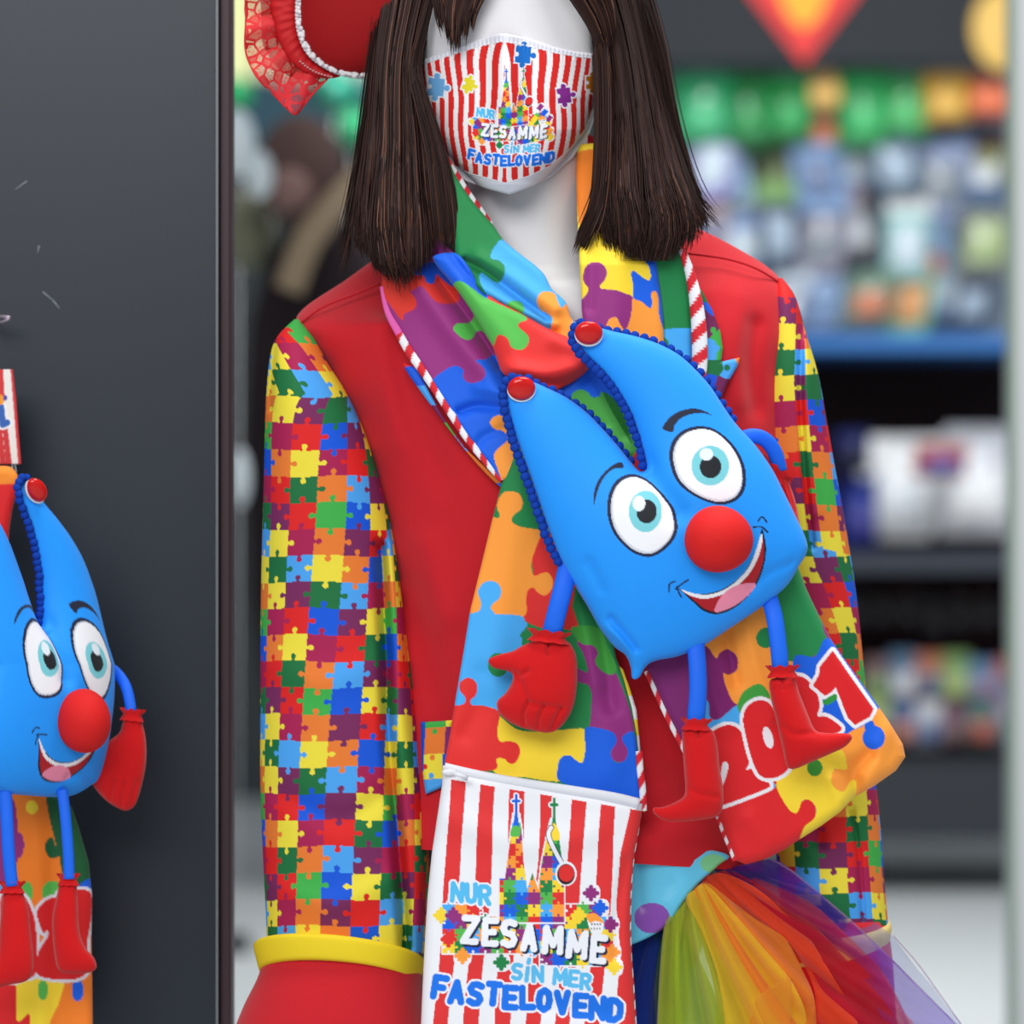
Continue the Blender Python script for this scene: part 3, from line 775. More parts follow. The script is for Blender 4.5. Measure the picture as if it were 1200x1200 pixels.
# ================================================================ SCARF
SCF = thing('scarf', 'wide jigsaw-print scarf with red and white piping, 2021 and zipped striped pouch', 'scarf', W(640, 560, 150))
scarf_cloth = mat('scarf_cloth', attr=True, rough=0.62, spec=0.3, bump=0.12, bscale=1300, sheen=0.1)
SO = (255, 158, 58); SB = (10, 96, 226); SLB = (70, 174, 246); SG = (26, 132, 70); SLG = (84, 184, 78); SY = (250, 216, 52); SP = (146, 42, 124); SR_ = (228, 44, 42)
def sdep(px, py):
    return 134 + np.clip(py - 300, 0, 300) * 0.10 - np.clip((px - 640) / 220, -1.5, 1.5) ** 2 * 48
def edge(d, w=5.0, h=5.0):
    q = np.clip(d / w, 0, 1); return h * np.sqrt(1 - (1 - q) ** 2)

# --- outer left collar panel
z = Z(430, 290, 6.0); z4 = Z(480, 400, 6.0)
cv = Canvas(430, 270, 660, 580, 2, (150, 44, 124))
cv.poly(z([(60, 200), (320, 200), (300, 300), (330, 340), (350, 395), (330, 435), (265, 468), (245, 510), (180, 430), (90, 300)]), (222, 52, 36))
cv.poly(z([(330, 150), (700, 200), (640, 280), (650, 370), (590, 395), (500, 388), (445, 340), (380, 270), (300, 310)]), (214, 44, 34))
cv.poly(z([(330, 100), (520, 120), (640, 230), (600, 275), (520, 215), (490, 190), (470, 250), (420, 245), (400, 200), (340, 190)]), (16, 76, 190))
cv.poly(z([(470, 925), (560, 855), (612, 834), (655, 840), (680, 868), (676, 910), (705, 945), (745, 952), (800, 938), (832, 900), (826, 855), (800, 825), (765, 795), (835, 785), (900, 755), (1000, 800), (1300, 1100), (1200, 1800), (700, 1700), (480, 1000)]), SB)
cv.poly(z([(608, 575), (625, 540), (660, 532), (700, 535), (740, 512), (750, 470), (735, 430), (800, 520), (860, 620), (890, 700), (850, 640), (812, 588), (775, 590), (752, 620), (735, 642), (700, 650), (650, 622)]), SLG)
cv.poly(z4([(565, 575), (590, 532), (640, 522), (680, 552), (715, 610), (750, 720), (740, 800), (705, 900), (660, 985), (620, 900), (595, 790), (685, 700), (690, 665), (650, 628), (600, 618)]), SO)
s1 = [(447, 334), (455, 365), (467, 385), (480, 408), (495, 430), (510, 455), (530, 485), (550, 515), (570, 540), (590, 564), (612, 540), (650, 520), (660, 460), (640, 420), (605, 392), (565, 340), (535, 298), (500, 272), (460, 290)]
f1 = [([(500, 300), (540, 350), (575, 405), (600, 440)], -12, 11), ([(480, 320), (530, 390), (570, 440), (590, 480)], 9, 13), ([(515, 330), (560, 390), (585, 430)], -7, 5), ([(590, 478), (560, 476), (540, 482)], -9, 6), ([(600, 462), (560, 455)], 5, 7), ([(600, 500), (570, 510), (560, 520)], -4, 6)]
relief('collar_panel', spline(s1, 4, True), 1.25, lambda x, y, d: sdep(x, y) + 2 + edge(d) + folds_at(x, y, f1), scarf_cloth, SCF, paint=cv.sample, rim=16)

# --- inner left collar, green and light blue
z2 = Z(500, 180, 6.0)
cv = Canvas(490, 170, 710, 420, 2, SG)
cv.poly(z2([(545, 607), (490, 640), (458, 690), (452, 735), (510, 752), (548, 795), (545, 855), (510, 905), (465, 893), (410, 850), (385, 838), (370, 862), (385, 925), (450, 1020), (560, 1080), (640, 1400), (1400, 1400), (1100, 900), (860, 840), (740, 700)]), SLB)
cv.ell(500 + 620 / 6, 180 + 1092 / 6, 11, 10, SLG)
cv.poly(z2([(775, 1045), (785, 1000), (815, 972), (860, 970), (905, 990), (922, 1040), (950, 1085), (985, 1060), (1025, 1170), (1040, 1320), (860, 1320), (880, 1200), (880, 1150), (835, 1120), (790, 1090)]), SO)
s3 = [(524, 186), (534, 206), (548, 228), (564, 248), (578, 264), (590, 281), (610, 298), (626, 310), (638, 322), (646, 338), (655, 346), (664, 356), (670, 374), (684, 384), (684, 410), (640, 406), (600, 380), (570, 356), (548, 318), (534, 300), (528, 250), (518, 200)]
f3 = [([(545, 306), (565, 316), (588, 332), (640, 372)], -11, 5), ([(560, 300), (600, 325), (650, 362)], 8, 9), ([(570, 352), (610, 372), (650, 390)], -6, 6), ([(560, 334), (600, 358), (650, 380)], 6, 6)]
relief('collar_fold', spline(s3, 4, True), 1.25, lambda x, y, d: sdep(x, y) + 10 + edge(d, 8, 8) + folds_at(x, y, f3) - np.clip((300 - y) / 120, 0, 1) * 26, scarf_cloth, SCF, paint=cv.sample, rim=22)
# behind it, nearer the hair: purple, green and orange
cv = Canvas(480, 150, 560, 320, 2, (110, 34, 96))
cv.poly(z2([(0, 400), (60, 430), (130, 560), (140, 600), (80, 590), (30, 500)]), (226, 128, 36)); cv.poly(z2([(-60, 380), (40, 420), (100, 520), (150, 610), (-60, 700)]), (220, 120, 34))
cv.poly(z2([(150, 240), (180, 400), (260, 700), (150, 640), (110, 480), (150, 440)]), SG); cv.ell(500 + 175 / 6, 180 + 500 / 6, 5, 9, (124, 40, 104))
relief('collar_back', spline([(496, 160), (522, 184), (530, 220), (538, 262), (552, 306), (528, 306), (505, 292), (494, 250), (492, 200)], 4, True), 1.4, lambda x, y, d: 84 + (y - 200) * 0.25 + edge(d), scarf_cloth, SCF, paint=cv.sample, rim=14)

# --- the crossed middle: dark blue, light green, red
cv = Canvas(480, 260, 710, 480, 2, (228, 46, 44))
cv.poly(z([(300, -60), (560, -40), (720, 130), (850, 345), (780, 330), (660, 236), (600, 280), (480, 170), (380, 120)]), SB)
cv.poly(z([(600, 290), (660, 236), (830, 350), (1000, 430), (1115, 485), (1118, 512), (1075, 528), (1068, 560), (1125, 612), (1140, 655), (1110, 708), (1060, 720), (1012, 695), (995, 650), (960, 620), (915, 622), (888, 690), (840, 620), (760, 500), (680, 380)]), SLG)
s2 = [(508, 300), (532, 296), (548, 310), (562, 334), (580, 350), (610, 366), (640, 384), (672, 398), (694, 412), (690, 432), (674, 446), (656, 456), (645, 462), (622, 452), (600, 444), (588, 436), (582, 420), (575, 402), (560, 376), (540, 346), (524, 326), (512, 312)]
f2 = [([(520, 285), (545, 320), (568, 346)], -9, 5), ([(600, 432), (640, 436), (690, 424)], 9, 10), ([(600, 446), (650, 452), (690, 436)], -8, 7), ([(540, 330), (590, 390), (610, 430)], 5, 12), ([(650, 400), (690, 420)], 4, 10)]
relief('collar_wrap', spline(s2, 4, True), 1.25, lambda x, y, d: sdep(x, y) + 18 + edge(d, 12, 12) + folds_at(x, y, f2), scarf_cloth, SCF, paint=cv.sample, rim=20)

# --- right collar, yellow / purple / orange
z3 = Z(660, 280, 6.0)
cv = Canvas(660, 160, 800, 450, 2, SY)
cv.poly(z2([(1040, 0), (1300, 0), (1260, 300), (1180, 520), (1120, 540), (1080, 520), (1060, 400), (1040, 200)]), (240, 130, 34))
cv.poly(z3([(60, 430), (125, 430), (172, 372), (172, 340), (142, 295), (145, 225), (180, 175), (235, 163), (285, 185), (308, 240), (290, 290), (258, 345), (370, 360), (440, 385), (492, 415), (482, 530), (450, 620), (430, 640), (400, 600), (372, 552), (330, 560), (310, 600), (290, 660), (60, 660)]), SP)
cv.poly(z3([(300, 640), (325, 568), (360, 550), (385, 575), (430, 640), (450, 622), (478, 530), (490, 415), (550, 438), (612, 486), (628, 450), (620, 385), (648, 365), (668, 400), (675, 520), (706, 640), (710, 900), (300, 900)]), SO)
cv.poly(z3([(478, 245), (500, 226), (560, 272), (600, 292), (616, 262), (600, 190), (560, 130), (640, 120), (690, 300), (712, 620), (704, 630), (676, 540), (670, 420), (650, 366), (620, 384), (626, 450), (610, 486), (550, 440), (495, 415), (492, 330)]), SB)
s4 = [(676, 180), (690, 168), (730, 178), (757, 230), (766, 280), (771, 320), (776, 360), (778, 400), (776, 430), (740, 430), (700, 410), (686, 385), (682, 366), (681, 340), (678, 290), (676, 240)]
f4 = [([(686, 250), (692, 300), (690, 360)], -4, 8), ([(720, 280), (724, 350), (720, 400)], 5, 16)]
relief('collar_panel', spline(s4, 4, True), 1.25, lambda x, y, d: sdep(x, y) + 6 + edge(d, 9, 9) + folds_at(x, y, f4) - np.clip((310 - y) / 120, 0, 1) * 80, scarf_cloth, SCF, paint=cv.sample, rim=24)
cv = Canvas(740, 250, 850, 480, 2, SG)
cv.poly([(740, 388), (776, 386), (800, 384), (850, 386), (850, 500), (740, 500)], SLB, False)
cv.ell(660 + 700 / 6, 280 + 740 / 6, 7, 8, SG)
relief('collar_edge', spline([(752, 250), (780, 262), (798, 292), (806, 318), (811, 350), (813, 390), (812, 430), (816, 466), (796, 462), (776, 440), (776, 392), (768, 330), (756, 290)], 4, True), 1.25, lambda x, y, d: sdep(x, y) - 2 + edge(d, 8, 8), scarf_cloth, SCF, paint=cv.sample, rim=24)

# --- piping: red and white candy-striped cord sewn along the edges
def piping(path, r, n, par, dz=2, c1=(214, 28, 44), c2=(236, 236, 240), slant=0.6, dep=None, pink=None):
    Pp = walk(spline(path, 8), 1.0); k = len(Pp)
    d = (dep(Pp[:, 0], Pp[:, 1]) if dep else sdep(Pp[:, 0], Pp[:, 1])) + dz
    C = W(Pp[:, 0], Pp[:, 1], d)
    rr_ = np.interp(np.linspace(0, 1, k), np.linspace(0, 1, len(r)), r) if hasattr(r, '__len__') else np.full(k, r)
    T = np.gradient(C, axis=0); T /= np.linalg.norm(T, axis=1)[:, None]
    A = np.cross(T, [0, 1.0, 0]); A /= np.linalg.norm(A, axis=1)[:, None]; B = np.cross(A, T)
    nq = 14; V = []; cols = []
    for q in range(nq):
        t = 2 * math.pi * q / nq
        V.append(C + (A * math.cos(t) + B * math.sin(t) * 0.7) * (rr_ * K)[:, None])
        u = np.arange(k) / (k - 1) * n + slant * math.cos(t) * 0.5
        m_ = (u % 1.0) < 0.5
        c = np.where(m_[:, None], lin(c1), lin(c2))
        if pink: c = np.where((np.arange(k) / k < pink)[:, None], lin((232, 96, 176)), c)
        cols.append(c)
    V = np.stack(V, 1).reshape(-1, 3); cols = np.stack(cols, 1).reshape(-1, 3)
    I = np.arange(k * nq).reshape(k, nq)
    F = np.stack([I[:-1], I[1:], np.roll(I, -1, 1)[1:], np.roll(I, -1, 1)[:-1]], -1).reshape(-1, 4)
    return mk('piping', V, F, scarf_cloth, par, cols)
piping([(448, 336), (455, 365), (467, 388), (480, 411), (495, 433), (511, 457), (530, 487), (550, 517), (570, 542), (588, 563)], [3, 5, 6, 5, 4.5, 4, 3], 10.5, SCF, dz=4, pink=0.22, slant=0.3)
piping([(523, 188), (534, 206), (548, 227), (562, 245), (576, 263)], [4.5, 5, 4, 2.5], 4.6, SCF, dz=-18, slant=0.3)
piping([(799, 292), (808, 318), (815, 350), (819, 385), (820, 420), (818, 458)], [4, 6, 8, 9, 9, 8], 5.5, SCF, dz=14, slant=0.5)

# --- seen between the horns
z7 = Z(640, 400, 7.5)
cv = Canvas(620, 370, 800, 580, 2, SB)
cv.ell(640 + 190 / 7.5, 400 + 295 / 7.5, 11, 10, SP)
cv.poly(z7([(375, 770), (385, 640), (355, 602), (275, 610), (225, 570), (215, 500), (250, 440), (310, 424), (365, 445), (405, 490), (470, 482), (500, 450), (720, 640), (900, 1000), (800, 1300), (600, 1100)]), (76, 170, 72))
cv.poly(z7([(500, 450), (640, 560), (760, 900), (640, 720)]), (30, 120, 40)); cv.poly(z7([(735, 1060), (800, 960), (860, 1000), (850, 1200), (700, 1120)]), SR_)
f7 = [([(700, 520), (725, 545), (745, 560)], -6, 4), ([(715, 505), (735, 530)], 5, 5), ([(690, 450), (730, 510)], -5, 8)]
relief('scarf_back', spline([(632, 462), (660, 432), (690, 396), (740, 410), (790, 500), (780, 580), (700, 580), (640, 500)], 3, True), 1.4, lambda x, y, d: sdep(x, y) + 2 + edge(d) + folds_at(x, y, f7), scarf_cloth, SCF, paint=cv.sample, rim=10)

# --- left tail
z5 = Z(510, 560, 6.0); z6 = Z(510, 740, 4.615)
cv = Canvas(500, 500, 770, 960, 2, SG)
cv.ell(510 + 715 / 6, 560 + 110 / 6, 9, 10, SLB); cv.poly(z5([(760, 330), (860, 420), (830, 500), (740, 380)]), SLB)
cv.poly(z5([(735, 395), (780, 380), (900, 460), (980, 700), (950, 940), (850, 1060), (760, 1060), (610, 980), (640, 800), (690, 700), (680, 560), (700, 480)]), SR_)
cv.poly(z5([(900, 900), (960, 900), (1040, 1180), (960, 1080), (900, 1050)]), SR_)
cv.poly(z5([(380, 300), (440, 285), (455, 262), (436, 215), (440, 160), (480, 105), (535, 94), (590, 112), (615, 165), (603, 220), (552, 262), (538, 300), (560, 325), (620, 348), (750, 368), (748, 395), (705, 500), (680, 580), (680, 655), (700, 690), (745, 672), (790, 665), (820, 700), (828, 745), (812, 795), (770, 826), (722, 808), (698, 778), (670, 775), (645, 805), (640, 860), (622, 975), (400, 960), (240, 960), (180, 980), (300, 600)]), SO)
cv.poly(z5([(180, 980), (245, 958), (305, 938), (322, 895), (315, 850), (300, 800), (330, 745), (385, 725), (440, 742), (465, 795), (450, 850), (405, 885), (392, 920), (410, 955), (618, 976), (600, 1080), (585, 1220), (560, 1500), (100, 1500)]), SLB)
cv.poly(z6([(0, -60), (470, -60), (458, 20), (470, 60), (440, 300), (335, 425), (260, 400), (100, 400), (-10, 400)]), SLB)
cv.poly(z5([(240, 956), (305, 938), (322, 895), (315, 850), (300, 800), (330, 745), (385, 725), (440, 742), (465, 795), (450, 850), (405, 885), (392, 920), (410, 955)]), SLB)
cv.ell(510 + 340 / 4.615, 740 + 180 / 4.615, 12, 14, SG)
cv.poly(z6([(770, 60), (850, 70), (880, 110), (868, 160), (890, 200), (940, 235), (975, 225), (1010, 300), (1055, 430), (1075, 550), (1020, 560), (1012, 590), (1040, 640), (1030, 690), (990, 708), (955, 685), (955, 640), (978, 600), (970, 560), (900, 525), (812, 522), (842, 430), (835, 300), (770, 270), (765, 200), (825, 220), (800, 120)]), SP)
cv.poly(z6([(735, -20), (880, -20), (940, 100), (980, 190), (965, 230), (925, 228), (885, 198), (865, 160), (880, 115), (850, 75), (790, 64)]), (62, 156, 60))
cv.poly(z6([(680, 280), (770, 285), (832, 300), (845, 370), (820, 535), (680, 540)]), SG)
cv.poly(z6([(300, 430), (345, 455), (460, 535), (650, 535), (812, 530), (812, 640), (795, 708), (755, 692), (720, 670), (682, 682), (664, 730), (680, 810), (500, 790), (300, 740)]), SY)
cv.poly(z6([(40, 395), (105, 398), (155, 392), (162, 355), (132, 318), (135, 275), (175, 250), (215, 268), (228, 310), (215, 350), (192, 370), (198, 398), (260, 402), (332, 424), (348, 460), (336, 540), (350, 595), (400, 592), (448, 612), (458, 660), (435, 708), (400, 712), (372, 688), (332, 690), (312, 750), (40, 720)]), SR_)
cv.poly(z6([(680, 815), (664, 730), (682, 682), (725, 670), (760, 695), (790, 712), (806, 680), (812, 620), (812, 522), (900, 525), (968, 552), (980, 600), (950, 650), (962, 695), (992, 710), (1030, 690), (1040, 640), (1012, 590), (1020, 560), (1075, 548), (1100, 700), (1130, 900), (900, 860)]), SB)
tail = [(605, 520), (597, 545), (588, 566), (576, 612), (564, 662), (551, 715), (543, 765), (535, 812), (527, 862), (520, 900), (560, 912), (640, 922), (700, 932), (752, 942), (750, 900), (746, 860), (740, 828), (731, 796), (722, 770), (716, 740), (700, 700), (690, 640), (660, 580), (630, 530)]
fD = [([(612, 560), (600, 640), (585, 720), (575, 800)], 5, 22), ([(690, 700), (705, 760), (716, 830)], -8, 10), ([(672, 650), (690, 740), (700, 800)], 7, 12), ([(545, 860), (560, 830), (565, 790)], -4, 12), ([(600, 800), (610, 860), (606, 900)], -3, 14), ([(712, 840), (716, 900)], 4, 16)]
tdep = lambda x, y: 158 - np.clip((x - 640) / 220, -1, 1) ** 2 * 20
relief('scarf_tail', tail, 1.2, lambda x, y, d: tdep(x, y) + edge(d, 6, 6) + folds_at(x, y, fD), scarf_cloth, SCF, paint=cv.sample, rim=12)
# turned edge and piping of the left tail
cv = Canvas(715, 770, 760, 960, 2, SY)
cv.poly([(732, 815), (770, 815), (770, 850), (735, 840)], (240, 240, 240), False); cv.poly([(730, 862), (770, 862), (770, 950), (730, 950)], (236, 236, 240), False)
relief('tail_edge', [(720, 776), (730, 784), (738, 806), (746, 832), (750, 872), (754, 930), (756, 952), (744, 945), (736, 850), (728, 810)], 1.2, lambda x, y, d: tdep(x, y) - 5 + edge(d, 4, 4), scarf_cloth, SCF, paint=cv.sample, rim=6)
piping([(749, 880), (750, 900), (753, 925), (754, 950)], 4, 2.6, SCF, dz=6, dep=tdep, slant=0.4)
piping([(750, 945), (746, 975), (741, 1005), (738, 1040), (737, 1080), (738, 1120), (741, 1160), (746, 1240)], 2.6, 16, SCF, dz=4, dep=tdep, slant=0.4)

# --- right tail with the year
zE = Z(740, 700, 3.529)
cv = Canvas(730, 630, 1080, 1030, 2, (130, 30, 110))
cv.poly(zE([(60, 100), (300, 190), (330, 300), (300, 430), (300, 640), (-20, 640)]), (124, 32, 108))
cv.poly(zE([(285, 150), (540, -60), (620, 40), (640, 200), (690, 330), (620, 520), (560, 420), (440, 445), (395, 380), (380, 315), (400, 320), (435, 300), (438, 250), (400, 215), (365, 230), (350, 252), (320, 210)]), SO)
cv.poly(zE([(540, -250), (760, -250), (790, 120), (835, 190), (760, 240), (670, 266), (630, 230), (600, 60)]), SG)
cv.ell(740 + 555 / 3.529, 700 + 168 / 3.529, 11, 12, SG)
cv.poly(zE([(668, 262), (760, 245), (832, 176), (1060, 480), (1000, 620), (700, 560)]), SB)
cv.poly(zE([(900, 560), (960, 530), (1012, 470), (1080, 430), (1200, 660), (1110, 760), (905, 840), (870, 820), (828, 770), (836, 715), (890, 705), (860, 640)]), SO)
cv.ell(740 + 1002 / 3.529, 700 + 580 / 3.529, 13, 14, SB); cv.ell(740 + 985 / 3.529, 700 + 535 / 3.529, 6, 8, SB)
cv.poly(zE([(300, 425), (320, 440), (325, 495), (365, 502), (440, 445), (500, 470), (500, 560), (330, 600)]), SLB)
cv.poly(zE([(440, 440), (470, 385), (530, 358), (570, 400), (560, 440), (460, 480)]), (60, 160, 60))
cv.poly(zE([(300, 860), (580, 760), (610, 790), (640, 862), (680, 893), (700, 850), (735, 838), (760, 870), (755, 915), (718, 950), (710, 1010), (600, 1120), (300, 1150)]), (224, 30, 36))
cv.poly(zE([(340, 870), (570, 800), (590, 770), (560, 770), (380, 850)]), SLB)
cv.poly(zE([(600, 755), (720, 690), (860, 630), (890, 690), (885, 712), (838, 712), (826, 762), (850, 795), (880, 800), (905, 760), (930, 765), (905, 850), (710, 1015), (712, 955), (755, 915), (762, 870), (735, 838), (705, 845), (682, 893), (640, 862)]), SY)
cv.ell(740 + 758 / 3.529, 700 + 705 / 3.529, 9, 10, (60, 150, 50))
WH = (240, 240, 246); DR = (222, 26, 34)
def digit(P, hole=None, smooth=True, w=3.4):
    P = zE(P); cv.outline(P, w, WH, smooth)
    return P
two = [(300, 590), (335, 555), (385, 530), (430, 535), (462, 570), (485, 630), (485, 690), (475, 712), (525, 705), (545, 740), (572, 775), (550, 795), (385, 858), (372, 850), (360, 790), (340, 760), (300, 740)]
zero = [(480, 450), (530, 425), (580, 450), (625, 560), (650, 680), (640, 720), (585, 748), (530, 735), (495, 660), (470, 560), (462, 500)]
two2 = [(655, 350), (695, 326), (735, 350), (768, 400), (778, 450), (770, 490), (800, 492), (835, 510), (870, 545), (820, 570), (700, 590), (655, 560)]
one = [(750, 365), (775, 320), (780, 285), (832, 220), (1002, 462), (985, 495), (925, 528), (895, 500), (845, 372), (828, 392), (800, 408)]
for P_, c in ((two2, DR), (one, DR), (two, DR), (zero, DR)):
    digit(P_, w=4.2, smooth=P_ is not one); cv.poly(zE(P_), c, P_ is not one)
cv.ell(740 + 565 / 3.529, 700 + 580 / 3.529, 5.5, 13, WH, -0.25)
cv.poly(zE([(372, 710), (378, 685), (395, 682), (400, 705), (385, 760), (372, 780), (366, 745)]), WH)
cv.poly(zE([(790, 430), (840, 400), (850, 420), (810, 445)]), (40, 150, 60))
tailr = [(757, 784), (767, 805), (777, 828), (787, 848), (800, 872), (815, 900), (830, 930), (842, 958), (852, 985), (862, 1008), (874, 1013), (899, 1006), (920, 995), (938, 983), (962, 968), (984, 952), (1001, 934), (1023, 922), (1050, 903), (1061, 887), (1058, 872), (1042, 846), (1029, 827), (1008, 798), (990, 773), (975, 751), (960, 722), (945, 690), (930, 650), (860, 640), (780, 700)]
edp = lambda x, y: 150 - np.clip(x - 830, 0, 300) ** 1.5 * 0.0115 - np.clip(y - 900, 0, 200) * 0.05
fE = [([(822, 755), (832, 800), (850, 850)], 7, 12), ([(850, 740), (862, 800)], -8, 8), ([(875, 730), (890, 790), (905, 840)], 6, 10), ([(1005, 930), (1000, 905), (1018, 885)], -10, 9), ([(985, 945), (975, 915)], 7, 10), ([(1045, 850), (1030, 880), (1020, 915)], 5, 12), ([(955, 880), (985, 900)], -5, 10), ([(880, 960), (900, 985)], 5, 14)]
relief('scarf_tail', tailr, 1.2, lambda x, y, d: edp(x, y) + edge(d, 12, 13) + folds_at(x, y, fE), scarf_cloth, SCF, paint=cv.sample, rim=16)
piping([(758, 786), (767, 806), (777, 828), (787, 849), (797, 868), (812, 898), (828, 930)], 3.6, 6.0, SCF, dz=4, dep=edp, slant=0.4)
cv2 = Canvas(820, 930, 880, 1030, 2, SY); cv2.poly([(838, 960), (880, 960), (880, 1030), (838, 1030)], WH, False); cv2.poly([(850, 975), (862, 980), (862, 992), (850, 990)], DR)
piping([(842, 956), (850, 978), (856, 992), (862, 1008)], 3.6, 3.4, SCF, dz=2, dep=edp, slant=0.4)

# ================================================================ printed motif shared by pouch and mask
FONT = {'N': [[(0, 1), (0, 0), (1, 1), (1, 0)]], 'U': [[(0, 0), (0, .65), (.15, .93), (.5, 1), (.85, .93), (1, .65), (1, 0)]],
 'R': [[(0, 1), (0, 0), (.7, 0), (1, .12), (1, .38), (.7, .52), (0, .52)], [(.5, .52), (1, 1)]], 'Z': [[(0, 0), (1, 0), (0, 1), (1, 1)]],
 'E': [[(1, 0), (0, 0), (0, 1), (1, 1)], [(0, .5), (.8, .5)]], 'S': [[(1, .08), (.6, 0), (.2, .04), (0, .25), (.2, .45), (.8, .55), (1, .75), (.8, .96), (.4, 1), (0, .9)]],
 'A': [[(0, 1), (.5, 0), (1, 1)], [(.22, .68), (.78, .68)]], 'M': [[(0, 1), (.04, 0), (.5, .72), (.96, 0), (1, 1)]], 'I': [[(.5, .1), (.5, 1)], [(.45, -.28), (.8, -.5)]],
 'F': [[(1, 0), (0, 0), (0, 1)], [(0, .5), (.8, .5)]], 'T': [[(0, 0), (1, 0)], [(.5, 0), (.5, 1)]], 'L': [[(0, 0), (0, 1), (1, 1)]],
 'O': [[(.5, 0), (.12, .15), (0, .5), (.12, .85), (.5, 1), (.88, .85), (1, .5), (.88, .15), (.5, 0)]], 'V': [[(0, 0), (.5, 1), (1, 0)]],
 'D': [[(0, 0), (0, 1), (.5, 1), (.95, .8), (1, .5), (.95, .2), (.5, 0), (0, 0)]]}
LG = Canvas(40, -260, 1140, 1130, 0.75, (255, 255, 255))
def letters(items, w, h, r, fill, outl, ro, shadow=None):
    items = [(ch, cx, cy, a, w * {'I': 0.15, 'M': 1.42, 'N': 1.1, 'Z': 1.12}.get(ch, 1)) for ch, cx, cy, a in items]
    def strokes(ch, cx, cy, a, ww, ox=0, oy=0):
        ca, sa = math.cos(a), math.sin(a); out = []
        for S in FONT[ch]:
            out.append([(cx + ox + ((x - .5) * ww) * ca - ((y - .5) * h) * sa, cy + oy + ((x - .5) * ww) * sa + ((y - .5) * h) * ca) for x, y in S])
        return out
    for it in items:
        for S in strokes(*it): LG.stroke(S, r + ro, outl)
    if shadow:
        for it in items:
            for S in strokes(*it, shadow[1], shadow[2]): LG.stroke(S, r + 3, shadow[0])
    for it in items:
        for S in strokes(*it): LG.stroke(S, r, fill)
# jigsaw-piece drift behind the words, and the twin-spired cathedral
def jigfill(P, pitch, outl=9, smooth=False, fuzzy=True, seed=21):
    P = np.array(P, float)
    w = LG._win(P[:, 0].min() - pitch, P[:, 1].min() - pitch, P[:, 0].max() + pitch, P[:, 1].max() + pitch)
    X, Y = w[4], w[5]
    oi, oj = jig_cells(X / pitch + 50, Y / pitch + 50, seed)
    if fuzzy: M = inpoly((oi - 49.5) * pitch, (oj - 49.5) * pitch, P)
    else: M = inpoly(X, Y, P)
    r = int(outl * LG.res); D = M.copy()
    for a in range(-r, r + 1):
        for b in range(-r, r + 1):
            if a * a + b * b <= r * r: D |= np.roll(np.roll(M, a, 0), b, 1)
    LG._put(w, D, (240, 240, 248))
    C = np.array([lin(c) for c in (SY, SR_, SB, SLB, SLG, SG, SO, SP)])[hsh(oi, oj, seed + 3) % 8]
    i0, i1, j0, j1 = w[:4]
    LG.A[j0:j1, i0:i1][M] = C[M]
for cx, cy, c in ((125, 520, SY), (190, 520, SP), (165, 590, SR_), (240, 740, SO), (450, 775, SG), (165, 650, SR_), (935, 400, SP), (985, 480, SB), (1040, 570, SP), (1050, 720, SO), (1060, 800, SY), (870, 520, SY)):
    pp = 66
    LG.outline([(cx - 33, cy - 33), (cx + 33, cy - 33), (cx + 33, cy + 33), (cx - 33, cy + 33)], 9, (240, 240, 248))
jigfill([(100, 480), (420, 500), (700, 540), (830, 480), (980, 480), (1060, 600), (1090, 800), (960, 800), (700, 760), (400, 730), (200, 720), (110, 680)], 66)
jigfill([(440, 480), (440, 320), (470, 320), (505, 60), (515, -30), (545, -30), (560, 60), (570, 230), (590, 380), (618, 290), (650, 380), (668, 240), (700, 80), (720, 0), (745, -10), (765, 120), (790, 300), (790, 560), (440, 560)], 66, 8, fuzzy=False)
for cx, cy, c in ((125, 520, SY), (190, 520, SP), (240, 740, SO), (450, 775, SG), (165, 650, SR_), (935, 400, SP), (985, 480, SB), (1040, 570, SP), (1050, 720, SO), (1060, 800, SY), (870, 520, SY)):
    LG.poly([(cx - 28, cy - 28), (cx + 28, cy - 28), (cx + 28, cy + 28), (cx - 28, cy + 28)], c, False)
    for dx, dy in ((34, 0), (-34, 0), (0, 34), (0, -34)): LG.ell(cx + dx, cy + dy, 12, 12, c)
for x0, y0, c in ((530, -150, SB), (735, -130, SG)):
    LG.stroke([(x0, y0 + 20), (x0, y0 + 170)], 15, (240, 240, 248)); LG.stroke([(x0 - 16, y0 + 52), (x0 + 16, y0 + 52)], 16, (240, 240, 248)); LG.poly([(x0 - 24, y0 + 170), (x0, y0 + 60), (x0 + 24, y0 + 170)], (240, 240, 248), False)
    LG.stroke([(x0, y0 + 20), (x0, y0 + 120)], 7, c); LG.stroke([(x0 - 16, y0 + 52), (x0 + 16, y0 + 52)], 8, c); LG.poly([(x0 - 17, y0 + 190), (x0, y0 + 70), (x0 + 17, y0 + 190)], c, False)
LG.poly([(720, 60), (735, 20), (760, 60), (765, 110), (722, 110)], SY); LG.poly([(500, 90), (550, 90), (545, 40), (510, 40)], SLG)
LG.stroke([(720, 45), (705, 80), (720, 130), (755, 200), (785, 250)], 15, (30, 20, 50), True); LG.stroke([(720, 45), (705, 80), (720, 130), (755, 200), (785, 250)], 11, (238, 238, 246), True)
LG.ell(800, 295, 58, 66, (240, 240, 246)); LG.ell(800, 298, 48, 56, (40, 20, 26)); LG.ell(802, 292, 42, 46, (222, 40, 40))
LG.poly([(915, 540), (950, 520), (1000, 545), (1000, 600), (975, 635), (940, 620)], (240, 240, 244)); LG.poly([(910, 520), (960, 510), (1005, 560), (960, 550), (930, 560)], SO)
for xx in (940, 955, 970, 985): LG.ell(xx, 568, 3.5, 6, (20, 30, 60)); LG.ell(xx - 3, 592, 3, 6, (20, 30, 60))
